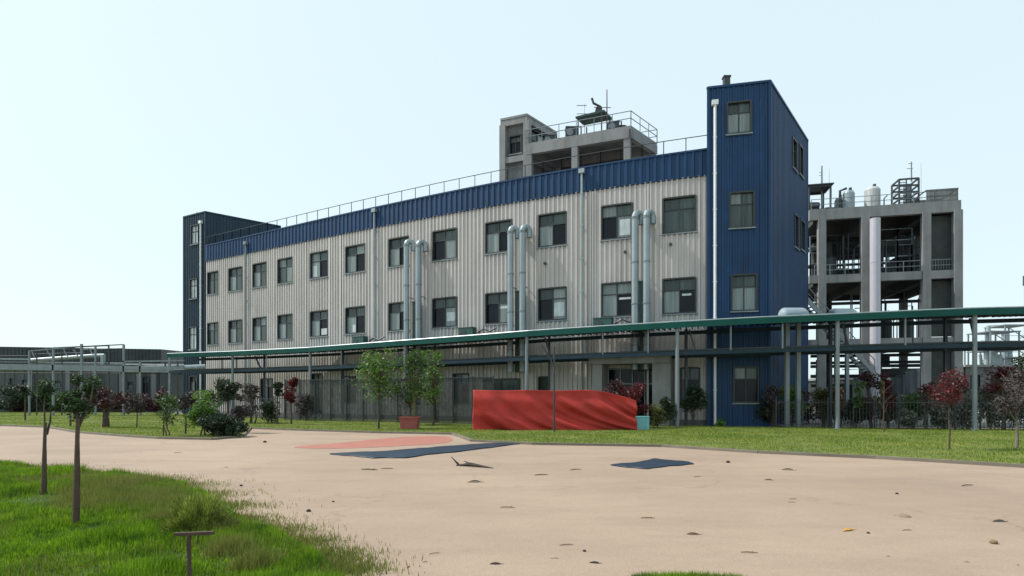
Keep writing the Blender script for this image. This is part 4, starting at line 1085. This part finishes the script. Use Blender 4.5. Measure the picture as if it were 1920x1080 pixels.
plant_("bare_shrub", "dark bare branched shrub before the beige wall right of the island", "shrub", 473, 796, 722, 785, 42, L_twig, 500, .05, bare=True, stems=3)
plant_("young_tree", "dark narrow headed tree left of the red leaved tree", "tree", 520, 797, 718, 745, 20, L_dark, 380, .05)
plant_("red_leaf_tree", "dark red tree with green tip before the beige wall", "tree", 546, 797, 706, 762, 30, L_red, 700, .05)
plant_("bare_shrub", "bare grey shrub right of the red leaved tree, behind the mesh fence", "shrub", 570, 790, 738, 782, 36, L_twig, 400, .04, bare=True, stems=3)
# potted trees
plant_("potted_tree", "leafy light green tree with wide crown left of the terracotta planter", "tree", 710, 806, 655, 755, 88, L_bright, 1150, .05, clumps=22, ls=.13, bare=True)
pt1 = plant_("potted_tree", "green tree growing from the terracotta planter under the rack", "tree", 776, 806, 652, 765, 52, L_green, 800, .08, clumps=18, ls=.13, bark=mat("mossy_bark", (.10, .105, .04), .9))
plant_("leafy_tree", "dark crowned tree right of the planter with pale upper leaves", "tree", 812, 800, 652, 765, 58, L_bright, 800, .06, clumps=18, ls=.13, bare=True)
q = G(766, 807); pl = thing("planter", "square terracotta red planter box beside the mesh fence", "planter", tuple(q))
v = MB(); h = .62; w = .48; n0 = [(-w * .9, -w * .9), (w * .9, -w * .9), (w * .9, w * .9), (-w * .9, w * .9)]
for k in range(4):
    a_, c_ = n0[k], n0[(k + 1) % 4]; v.face([(q.x + a_[0] * .9, q.y + .4 + a_[1] * .9, 0), (q.x + c_[0] * .9, q.y + .4 + c_[1] * .9, 0), (q.x + c_[0], q.y + .4 + c_[1], h), (q.x + a_[0], q.y + .4 + a_[1], h)])
v.build("box", M_planter, pl)
v = MB()
for k in range(4):
    a_, c_ = n0[k], n0[(k + 1) % 4]; v.bar((q.x + a_[0], q.y + .4 + a_[1], h), (q.x + c_[0], q.y + .4 + c_[1], h), .09, .07)
v.build("rim", M_planter, pl)
v = MB(); v.box((q.x, q.y + .4, h - .08), (w * 1.75, w * 1.75, .04)); v.build("soil", M_bark, pl)
# right side planting
rs = [("green_shrub", "bright green upright bush at the foot of the blue tower", "shrub", 1482, 799, 724, 785, 54, L_bright, 1500, 3, .03),
      ("green_shrub", "yellow green bush right of the bright one by the tower", "shrub", 1546, 800, 728, 785, 48, L_olive, 1200, 3, .03),
      ("autumn_shrub", "rusty orange leaved shrub beside the grey rack post", "shrub", 1574, 801, 724, 780, 26, mat("leaf_rust", (.17, .075, .03), .5, 0, .3, island=.5, transl=.3), 420, 2, .03),
      ("red_leaf_tree", "narrow dark red tree before the outside stair", "tree", 1634, 803, 696, 790, 46, L_maroon, 700, 1, .05),
      ("red_leaf_tree", "compact bright red crowned tree before the pipe vessels", "tree", 1665, 803, 698, 775, 34, L_red, 520, 1, .05),
      ("mixed_shrub", "green and orange shrub before the dark ground floor of the frame", "shrub", 1712, 804, 738, 792, 52, L_green, 800, 2, .04),
      ("pale_shrub", "pale grey flowering shrub right of the compact red tree", "shrub", 1705, 806, 765, 803, 40, L_grey, 900, 3, .02),
      ("red_leaf_tree", "wide flat topped red tree with slim trunk on the right lawn", "tree", 1780, 846, 697, 778, 70, L_red, 850, 1, .025),
      ("pale_shrub", "grey flecked shrub under the wide red tree", "shrub", 1762, 806, 750, 804, 56, L_grey, 1400, 3, .02),
      ("pale_shrub", "tall grey shrub between the wide red tree and the rack post", "shrub", 1812, 806, 735, 804, 52, L_grey, 1200, 3, .02),
      ("pale_shrub", "grey twiggy shrub right of the tall rack post", "shrub", 1856, 806, 725, 804, 54, L_grey, 1300, 3, .02),
      ("red_leaf_tree", "red tree at the right edge behind the fence", "tree", 1880, 808, 688, 750, 60, L_red, 700, 1, .05),
      ("slim_sapling", "slim green tipped sapling between the two red trees behind the fence", "tree", 1650, 805, 712, 770, 18, L_olive, 220, 1, .02),
      ("slim_sapling", "thin sparse reddish sapling left of the wide flat topped red tree", "tree", 1738, 807, 700, 770, 30, L_maroon, 260, 1, .02),
      ("slim_sapling", "thin sparse green sapling in front of the outside stair", "tree", 1612, 806, 706, 770, 26, L_green, 260, 1, .02),
      ("bare_tree", "nearly bare grey tree at the right edge, standing on the lawn", "tree", 1906, 843, 690, 800, 70, L_twig, 900, 1, .045),
      ("dark_tree", "dark drooping tree top in the far right corner behind the beam", "tree", 1935, 812, 618, 720, 60, L_dark, 700, 1, .07),
      ("shrub", "low dark shrub at the tower's base by the white pipe", "shrub", 1445, 800, 762, 796, 34, L_dark, 500, 3, .02),
      ("shrub", "dark shrub before the stair columns", "shrub", 1600, 803, 745, 796, 40, L_dark, 900, 3, .03),
      ("shrub", "small bright weed bush by the foot of the white pipe", "shrub", 1350, 803, 786, 802, 18, L_bright, 260, 2, .01),
      ("red_leaf_tree", "red leaved shrub standing before the entrance portal", "shrub", 1188, 804, 716, 785, 60, L_red, 1000, 3, .03),
      ("red_leaf_tree", "maroon shrub overlapping the right end of the red tarp", "shrub", 1152, 803, 712, 775, 44, L_maroon, 800, 3, .03),
      ("shrub", "dark green shrub between portal and rack post", "shrub", 1250, 803, 738, 795, 42, L_dark, 1000, 3, .03),
      ("shrub", "olive weedy shrub right of the pale blue box", "shrub", 1232, 805, 755, 800, 34, L_olive, 700, 3, .02),
      ("shrub", "dark green shrub under the windows left of the tower", "shrub", 1300, 801, 722, 796, 56, L_dark, 1400, 3, .03)]
for (nm, lab, cat, px, by, ty, bty, w, m, n, stm, tk) in rs:
    plant_(nm, lab, cat, px, by, ty, bty, w, m, n, tk, stems=stm, bare=("bare" in nm or m in (L_maroon, L_grey, L_red)), bark=M_lbark if "bare" in nm else None)
rnd2 = random.Random(5)
for k in range(22):
    px = 1425 + k * 23.5 + rnd2.uniform(-8, 8)
    plant_("thicket_shrub", "dark twiggy shrub in the tangled thicket behind the right picket fence", "shrub", px, rnd2.uniform(793, 802), rnd2.uniform(722, 752), 796, rnd2.uniform(34, 56),
           (L_dark, L_twig, L_grey, L_dark, L_maroon)[k % 5], 620, .03, stems=3, bare=True, group="thicket shrubs behind the right picket fence")
for k in range(12):
    px = 14 + k * 25 + rnd2.uniform(-8, 8)
    plant_("thicket_shrub", "low dark shrub in the hedge like row in front of the low workshop", "shrub", px, 773, rnd2.uniform(738, 752), 771, rnd2.uniform(34, 50),
           (L_dark, L_dark, L_maroon)[k % 3], 600, .04, stems=3, bare=True, group="low dark shrubs before the workshop")
plant_("dark_tree", "broad dark crowned tree standing behind the planter's tree", "tree", 768, 798, 708, 768, 110, L_dark, 1100, .06, clumps=22, bare=True)
plant_("dark_shrub", "dark shrub between the bright green shrub and the low hedge", "shrub", 400, 816, 752, 812, 44, L_dark, 900, .03, stems=3, bare=True)
plant_("dark_shrub", "tall dark twiggy shrub at the hedge's right end", "shrub", 448, 812, 738, 808, 34, L_twig, 700, .03, stems=3, bare=True)
plant_("shrub", "dark green low shrub under the dark narrow headed tree", "shrub", 508, 795, 752, 794, 44, L_dark, 700, .03, stems=3, bare=True)
v = MB(); q = G(1658, 812); v.tube([(q.x, q.y, 0), (q.x - .03, q.y, .6), (q.x, q.y, 2.3)], [.03, .025, .012], 6)
for k in range(9):
    z = .9 + k * .16; v.tube([(q.x, q.y, z), (q.x + rnd.uniform(-.35, .35), q.y + rnd.uniform(-.3, .3), z + .4)], [.012, .005], 4)
tag(v.build("bare_sapling", M_bark, None, tuple(q)), "leafless sapling at the lawn edge before the picket fence", "tree")
# rounded bush on the near verge
q = G(372, 1004); bsh = thing("weed_bush", "round olive bush on the near grass above the wooden crossbar", "shrub", tuple(q))
n = 13000; a_ = nr.uniform(0, 2 * np.pi, n); el = np.arcsin(nr.uniform(0.0, 1, n)); r_ = nr.uniform(.35, 1, n) ** .5
v = MB(); R_ = .50
for k in range(n):
    dx, dy, dz = math.cos(a_[k]) * math.cos(el[k]), math.sin(a_[k]) * math.cos(el[k]), math.sin(el[k])
    rr = R_ * (.75 + .25 * math.sin(5 * a_[k]) * math.cos(3 * el[k])); p = Vector((q.x + dx * rr * r_[k] * .85, q.y + dy * rr * r_[k], .04 + dz * rr * .95 * r_[k]))
    d_ = Vector((dx + rnd.gauss(0, .35), dy + rnd.gauss(0, .35), dz + .5)).normalized(); s_ = d_.cross(Vector((rnd.gauss(0, 1), rnd.gauss(0, 1), rnd.gauss(0, 1)))).normalized()
    l_ = rnd.uniform(.03, .085); v.face([p - s_ * .0045, p + s_ * .0045, p + d_ * l_])
v.build("foliage", mat("bush_blade", (.19, .24, .04), .6, 0, .3, 3.0, island=.5, transl=.35), bsh)
v = MB()
for k in range(26):
    a2 = rnd.uniform(0, 6.28); v.tube([(q.x, q.y, 0), (q.x + math.cos(a2) * .12, q.y + math.sin(a2) * .12, .14), (q.x + math.cos(a2) * .26, q.y + math.sin(a2) * .26, .28)], .004, 4)
v.build("stem", M_bark, bsh)
# wooden T stake in the near grass
q = G(355, 1098); ts = thing("wooden_stake", "weathered wooden post with a crossbar in the near grass", "stake", tuple(q))
zc = Z(1003, q.y); v = MB(); v.tube([(q.x, q.y, 0), (q.x - .005, q.y, zc - .06), (q.x, q.y, zc)], [.022, .018, .02], 8); v.build("post", M_wood, ts)
v = MB(); v.bar((q.x - .12, q.y, zc + .005), (q.x + .21, q.y, zc + .018), .03, .028); v.build("crossbar", M_wood, ts)
v = MB(); v.tube([(q.x + .075, q.y, zc), (q.x + .07, q.y, zc - .08)], .006, 5); v.build("peg", M_wood, ts)

# ------------------------------------------------------------------ fences
M_net = bpy.data.materials.new("dark_shade_net"); M_net.use_nodes = True
n_, l_ = M_net.node_tree.nodes, M_net.node_tree.links; b_ = n_["Principled BSDF"]; b_.inputs["Base Color"].default_value = (.035, .04, .04, 1); b_.inputs["Roughness"].default_value = .8
geo = n_.new("ShaderNodeNewGeometry"); wv = n_.new("ShaderNodeTexNoise"); wv.inputs["Scale"].default_value = 3.0; l_.new(geo.outputs["Position"], wv.inputs["Vector"])
mr = n_.new("ShaderNodeMapRange"); mr.inputs[1].default_value = .3; mr.inputs[2].default_value = .7; mr.inputs[3].default_value = .58; mr.inputs[4].default_value = .84
l_.new(wv.outputs["Fac"], mr.inputs[0]); l_.new(mr.outputs[0], b_.inputs["Alpha"])
NY = 38.5
net = thing("mesh_fence", "dark see through mesh fence on posts before the factory's ground floor", "fence", tuple(P(700, NY, 0)))
na, nb = P(535, NY + 1.5, 0), P(925, NY - 5, 0)
v = MB(); npx = 12
top = 2.75
for k in range(npx):
    a_, c_ = na.lerp(nb, k / npx), na.lerp(nb, (k + 1) / npx); v.face([a_ + up * .06, c_ + up * .06, c_ + up * top, a_ + up * top])
v.build("mesh_panel", M_net, net)
for k in range(npx + 1):
    a_ = na.lerp(nb, k / npx); v = MB(); v.bar(a_ + Vector((0, -.05, 0)), a_ + Vector((0, -.05, top + .08)), .07, .07); v.build("post", M_dsteel, net)
v = MB()
for z in (.08, top): v.bar(na + up * z + Vector((0, -.04, 0)), nb + up * z + Vector((0, -.04, 0)), .05, .05)
v.build("rail", M_dsteel, net)
# picket fence on the right
pf = thing("picket_fence", "thin dark metal picket fence along the back of the right lawn", "fence", tuple(G(1700, 808)))
fa_ = [G(1455, 803), G(1600, 805), G(1760, 808), G(1940, 810), G(2100, 812)]
v = MB(); r2 = MB()
for a_, c_ in zip(fa_[:-1], fa_[1:]):
    L = (c_ - a_).length; n = int(L / .14)
    for k in range(n): q = a_.lerp(c_, k / n); v.bar(q, q + up * 1.5, .016, .016)
    for z in (.2, 1.35): r2.bar(a_ + up * z, c_ + up * z, .028, .028)
v.build("pickets", M_dsteel, pf); r2.build("rail", M_dsteel, pf)
for px in (1455, 1505, 1552, 1600, 1640, 1685, 1735, 1790, 1838, 1885, 1935):
    q = G(px, 803 + 7 * (px - 1455) / 485); v = MB(); v.bar(q, q + up * 1.6, .05, .05); v.build("post", M_dsteel, pf)
# thin picket fence, left of the mesh fence
pf = thing("picket_fence", "dark picket fence behind the bare shrubs along the beige wall", "fence", tuple(G(480, 784)))
a_, c_ = G(388, 783), G(540, 786); v = MB(); L = (c_ - a_).length; n = int(L / .2)
for k in range(n): q = a_.lerp(c_, k / n); v.bar(q, q + up * 1.7, .035, .035)
v.build("pickets", M_dsteel, pf); v = MB(); v.bar(a_ + up * .2, c_ + up * .2, .05, .05); v.bar(a_ + up * 1.5, c_ + up * 1.5, .05, .05); v.build("rail", M_dsteel, pf)
# tall thin lamp posts / poles near the rack at left
# ------------------------------------------------------------------ red tarp and pale box
TY = 27.9
tarp = thing("red_tarp", "large red tarpaulin hung in diagonal folds over a frame on the lawn edge", "tarpaulin", tuple(P(1035, TY, 0)))
nx, nzv = 140, 40; v = MB(); x0, x1 = P(887, TY, 0).x, P(1192, TY, 0).x; Lx = x1 - x0
grid = []
for j in range(nzv + 1):
    row = []
    for i in range(nx + 1):
        u = i / nx; tdn = j / nzv
        ztop = Z(731, TY) - .03 * abs(math.sin(u * 9.4)) if u < .72 else Z(731, TY) - .04 * math.sin(6.48) - .5 * ((u - .72) / .28) ** 1.5
        zz = ztop + (.04 - ztop) * tdn
        qf = u * Lx - (2.9 * tdn ** 1.5) * (u + .35)
        A_ = .10 * (.25 + .75 * min(1, tdn * 2.2))
        yy = TY - .1 - A_ * (math.sin(qf * 3.7 + .6 * math.sin(qf * 1.3)) + .4 * math.sin(qf * 7.9 + 1.2) + .8 * math.sin(qf * 1.6) + .25 * abs(math.sin(qf * 5.1 + zz * .8)) + .06 * abs(math.sin(qf * 14 - zz * 3)) + 1.1 * abs(math.sin(qf * 1.5 + .5))) - .12 * tdn + .03 * math.sin(zz * 7 + u * 4)
        row.append(len(v.v)); v.v.append((x0 + u * Lx + .02 * math.sin(tdn * 7), yy, zz))
    grid.append(row)
for j in range(nzv):
    for i in range(nx):
        v.f.append((grid[j + 1][i], grid[j + 1][i + 1], grid[j][i + 1], grid[j][i])); v.m.append(0)
o = v.build("cloth", M_red, tarp, smooth=True); md = o.modifiers.new("thickness", 'SOLIDIFY'); md.thickness = .012
v = MB(); zt = Z(732, TY)
v.bar((x0 + .02, TY + .12, zt - .03), (x0 + Lx * .74, TY + .12, zt - .03), .06, .06)
for u in (0.003, .37, .74): v.bar((x0 + Lx * u, TY + .12, 0), (x0 + Lx * u, TY + .12, zt), .06, .06)
v.build("frame", M_dsteel, tarp)
q = G(1203, 808); bx = thing("storage_box", "pale blue plastic box at the right end of the red tarp", "box", tuple(q))
v = MB(); v.box((q.x, q.y + .3, .33), (.74, .55, .62)); v.box((q.x - .2, q.y + .02, .33), (.03, .02, .56)); v.box((q.x + .2, q.y + .02, .33), (.03, .02, .56)); v.build("body", M_cyan, bx)
v = MB(); v.box((q.x, q.y + .3, .665), (.8, .6, .045)); v.build("lid", M_cyan, bx)

# ------------------------------------------------------------------ flat sheets painted as puddle reflections, and litter on the pavement
def flat_sheet(pts, name, lab, cat, m, th=.012, lift=.007):
    w_ = [G(*p) for p in pts]; v = MB(); v.prism([(p.x, p.y) for p in w_], lift, lift + th)
    c = sum(w_, Vector()) / len(w_)
    return tag(v.build(name, m, None, (c.x, c.y, lift)), lab, cat)
M_bluereflect = mat("blue_reflection", (.010, .026, .050), .45, 0, .35, 1.2, .3, 9)  # for made-up sheets that stand in for blue puddle reflections
M_redreflect = mat("red_reflection_tint", (.34, .135, .10), .8, 0, .12, 1.5, .1, 30)  # red reflection put in as a flat coloured patch
def smoothpoly(pts, k=2):
    for _ in range(k):
        o_ = []
        for a_, c_ in zip(pts, pts[1:] + pts[:1]):
            o_.append((a_[0] * .75 + c_[0] * .25, a_[1] * .75 + c_[1] * .25)); o_.append((a_[0] * .25 + c_[0] * .75, a_[1] * .25 + c_[1] * .75))
        pts = o_
    return pts
flat_sheet(smoothpoly([(545, 838), (640, 831), (740, 820), (845, 817), (852, 831), (730, 838), (640, 842), (560, 841)]), "red_reflection", "pink red patch painted as a reflection on the pavement before the lawn", "reflection patch", M_redreflect, .006)
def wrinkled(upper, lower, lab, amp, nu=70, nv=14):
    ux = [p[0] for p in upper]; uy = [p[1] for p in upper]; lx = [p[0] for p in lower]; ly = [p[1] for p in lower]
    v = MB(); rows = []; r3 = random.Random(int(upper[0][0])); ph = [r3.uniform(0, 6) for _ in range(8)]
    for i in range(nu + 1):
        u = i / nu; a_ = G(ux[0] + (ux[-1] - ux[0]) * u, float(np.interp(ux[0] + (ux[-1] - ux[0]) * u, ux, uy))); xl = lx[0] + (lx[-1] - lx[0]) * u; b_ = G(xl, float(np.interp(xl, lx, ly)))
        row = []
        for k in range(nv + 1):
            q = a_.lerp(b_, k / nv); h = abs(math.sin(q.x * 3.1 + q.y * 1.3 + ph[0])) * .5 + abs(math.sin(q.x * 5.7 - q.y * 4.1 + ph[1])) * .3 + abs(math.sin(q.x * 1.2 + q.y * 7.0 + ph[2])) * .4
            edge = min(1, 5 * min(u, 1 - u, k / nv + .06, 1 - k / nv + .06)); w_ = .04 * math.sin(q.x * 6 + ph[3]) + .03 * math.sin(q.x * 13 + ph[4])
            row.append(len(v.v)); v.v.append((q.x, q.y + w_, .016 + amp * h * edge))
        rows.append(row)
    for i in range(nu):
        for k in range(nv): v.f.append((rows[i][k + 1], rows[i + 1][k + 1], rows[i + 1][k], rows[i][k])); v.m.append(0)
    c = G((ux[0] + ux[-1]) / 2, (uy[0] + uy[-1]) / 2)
    o = v.build("blue_reflection", M_bluereflect, None, (c.x, c.y, .01), smooth=True); md = o.modifiers.new("thickness", 'SOLIDIFY'); md.thickness = .006; md.offset = 1
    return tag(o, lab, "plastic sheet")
wrinkled([(618, 851), (720, 847), (830, 838), (900, 833), (995, 829)], [(618, 852.5), (655, 856), (700, 860), (760, 860), (800, 854), (860, 848), (930, 839), (995, 830.5)], "long dark blue patch painted as a puddle reflection below the pink one", .025)
wrinkled([(1145, 872.5), (1200, 867), (1228, 861.5), (1290, 867), (1300, 870)], [(1145, 873.5), (1175, 878), (1215, 880), (1260, 875), (1300, 871)], "small diamond shaped dark blue patch painted as a puddle reflection on the pavement", .022)
M_lit = mat("dry_leaf", (.035, .024, .018), .8, 0, .3, 20)
M_stick = mat("dry_twig", (.12, .085, .06), .85, 0, .3, 20)
M_yel = mat("yellow_leaf", (.55, .26, .03), .6, 0, .2, 20)
M_stone = mat("brown_stone", (.20, .13, .06), .85, 0, .4, 20, .5, 60)
def litter(kind, px, py, wpx, lab, m=None, tilt=0.0, hz=1.0):
    q = G(px, py); w = wpx / F * q.y; v = MB()
    g = {"leaf": "dry leaves on the pavement", "twig": "twigs on the pavement", "stone": "small stones on the pavement"}[kind]
    if kind == "leaf":
        n = 8; d_ = w * .28; hgt = w * .16 * hz; rows = []
        for i in range(n + 1):
            u = i / n; ww = d_ * math.sin(math.pi * min(1, max(.04, u))) ** .7 + .002; x = q.x - w / 2 + w * u; y = q.y + (u - .5) * w * tilt * 3; z = .009 + hgt * math.sin(math.pi * u) ** .8
            rows.append([(x, y - ww / 2, z - hgt * .55 * math.sin(math.pi * u)), (x, y, z), (x, y + ww / 2, z - hgt * .3)])
        for a_, c_ in zip(rows[:-1], rows[1:]):
            for j in (0, 1): v.face([a_[j], c_[j], c_[j + 1], a_[j + 1]])
            for j in (0, 1): v.face([tuple(Vector(p) - up * .003) for p in (a_[j + 1], c_[j + 1], c_[j], a_[j])])
        v.tube([rows[-1][1], (rows[-1][1][0] + w * .18, rows[-1][1][1], .012)], w * .015 + .001, 5)
        m = m or M_lit
    elif kind == "twig":
        r = max(.003, w * .035) * hz
        v.tube([(q.x - w / 2, q.y - tilt * w, .008 + r), (q.x - w * .1, q.y + tilt * w * .4, .010 + r * 1.6), (q.x + w / 2, q.y + tilt * w * 1.5, .008 + r)], [r * .7, r, r * .5], 6)
        v.tube([(q.x + w * .1, q.y + tilt * w * .6, .010 + r), (q.x + w * .3, q.y + w * .12, .02 + r)], [r * .6, r * .3], 5)
        m = m or M_stick
    else:
        r = w / 2
        v.lathe((q.x, q.y, .006), [(r * .75, 0), (r, r * .3 * hz), (r * .85, r * .75 * hz), (r * .35, r * 1.0 * hz)], 9)
        v.v = [(x * 1 + r * .12 * math.sin(9 * y), y + r * .1 * math.sin(13 * x), z) for (x, y, z) in v.v]; m = m or M_stone
    tag(v.build(kind if kind != "leaf" else "fallen_leaf", m, None, (q.x, q.y, .006), smooth=kind == "stone"), lab, kind, g)
LT = [("leaf", 890, 905, 26, "dark flat leaf in mid pavement below the red tarp"), ("twig", 693, 882, 32, "dark twig left of a second one below the blue patch"), ("twig", 726, 880, 22, "short dark twig just right of the longer one below the blue patch"),
  ("twig", 952, 953, 28, "thin pale brown twig in the centre of the pavement"), ("leaf", 1441, 901, 15, "small dark leaf below the right lawn, lower left of the larger one"), ("leaf", 1477, 882, 21, "brown arched leaf below the right lawn"),
  ("twig", 1308, 895, 15, "short brown twig below the small blue sheet's right tip"), ("stone", 1365, 868, 8, "tiny dark stone right of the small blue patch"), ("twig", 1487, 937, 15, "short brown twig in the right middle, upper of two lying together"),
  ("twig", 1485, 943, 14, "paler short twig in the right middle, lower of two lying together"), ("stone", 1682, 927, 6, "tiny black stone above the sandy mound"), ("twig", 1815, 912, 30, "long grey twig on the pavement at far right"),
  ("leaf", 1590, 996, 28, "bright yellow fallen leaf on the pavement"), ("stone", 1628, 1001, 6, "tiny dark stone right of the yellow leaf"), ("twig", 1701, 996, 20, "brown twig below the sandy mound"),
  ("leaf", 1873, 979, 25, "black narrow leaf near the right edge of the pavement"), ("stone", 1862, 1020, 14, "yellow brown stone near the right edge of the pavement"), ("leaf", 1299, 1003, 24, "reddish brown leaf left of the yellow leaf"),
  ("twig", 1405, 1038, 30, "straight pale twig lower right of the reddish brown leaf"), ("twig", 1215, 973, 26, "thin curved twig upper left of the reddish brown leaf"), ("twig", 1666, 1045, 7, "tiny twig below the yellow leaf"),
  ("twig", 1813, 1056, 9, "tiny brown twig below the yellow brown stone"), ("twig", 1909, 1062, 6, "tiny twig in the bottom right corner"), ("leaf", 929, 1059, 22, "dark narrow leaf at the bottom centre, left of the curled one"),
  ("leaf", 1115, 1057, 20, "dark curled leaf at the bottom centre of the pavement"), ("stone", 1096, 1035, 7, "small dark stone above the curled leaf"), ("twig", 1040, 1049, 16, "pale bent twig left of the curled leaf"),
  ("twig", 1062, 1024, 26, "pale thin twig above the curled leaf"), ("twig", 815, 1040, 20, "curved brown twig at the lower centre left"), ("twig", 797, 1056, 9, "short dark twig below the curved brown one"),
  ("stone", 765, 1065, 5, "tiny stone lowest on the left of the pavement"), ("twig", 607, 1017, 30, "long dark twig near the frayed grass edge"), ("twig", 648, 1016, 9, "short twig just right of the long one by the grass edge"),
  ("stone", 625, 942, 5, "tiny black stone on the left of the pavement"), ("stone", 579, 960, 9, "pale stone left of the tiny black one"), ("stone", 497, 830, 7, "small dark stone behind, near the planting island"),
  ("twig", 333, 850, 13, "dark twig on the pavement before the planting island"), ("twig", 424, 877, 10, "small dark twig on the left middle pavement"), ("twig", 357, 899, 15, "twig nearest the grass verge's upper corner"),
  ("stone", 452, 912, 6, "small dark stone between the verge and the pavement centre"), ("twig", 1015, 892, 26, "pale tan twig right of the dark flat leaf"), ("twig", 1080, 882, 22, "pale tan twig between the dark leaf and the small blue patch")]
for (k, px, py, w, lab) in LT:
    m = None
    if "yellow fallen" in lab: m = M_yel
    elif "reddish" in lab: m = mat("red_brown_leaf", (.12, .05, .03), .8)
    elif k == "twig" and "dark" in lab: m = M_lit
    elif k == "stone" and ("dark" in lab or "black" in lab): m = M_lit
    elif "pale stone" in lab: m = M_white
    litter(k, px, py, w, lab, m, rnd.uniform(-.12, .2))
q = G(1692, 969); v = MB(); v.lathe((q.x, q.y, .005), [(.11, 0), (.085, .018), (.045, .032), (.012, .036)], 14)
tag(v.build("sand_mound", mat("sand", (.22, .16, .12), .95, 0, .2, 20), None, (q.x, q.y, .005)), "small brown mound of sand on the right of the pavement", "mound")
q = G(862, 874); v = MB(); v.tube([(q.x - .08, q.y, .01), (q.x + .25, q.y - .1, .05), (q.x + .8, q.y - .5, .012)], [.02, .05, .008], 7); v.tube([(q.x - .02, q.y, .03), (q.x - .2, q.y, .22)], [.03, .006], 6); v.tube([(q.x + .3, q.y - .1, .04), (q.x + .1, q.y, .12)], [.03, .006], 6)
tag(v.build("branch", M_lit, None, tuple(q)), "short dark forked branch on the pavement below the blue patch", "branch")

for o in scene.objects:
    if "_w" in o: del o["_w"]
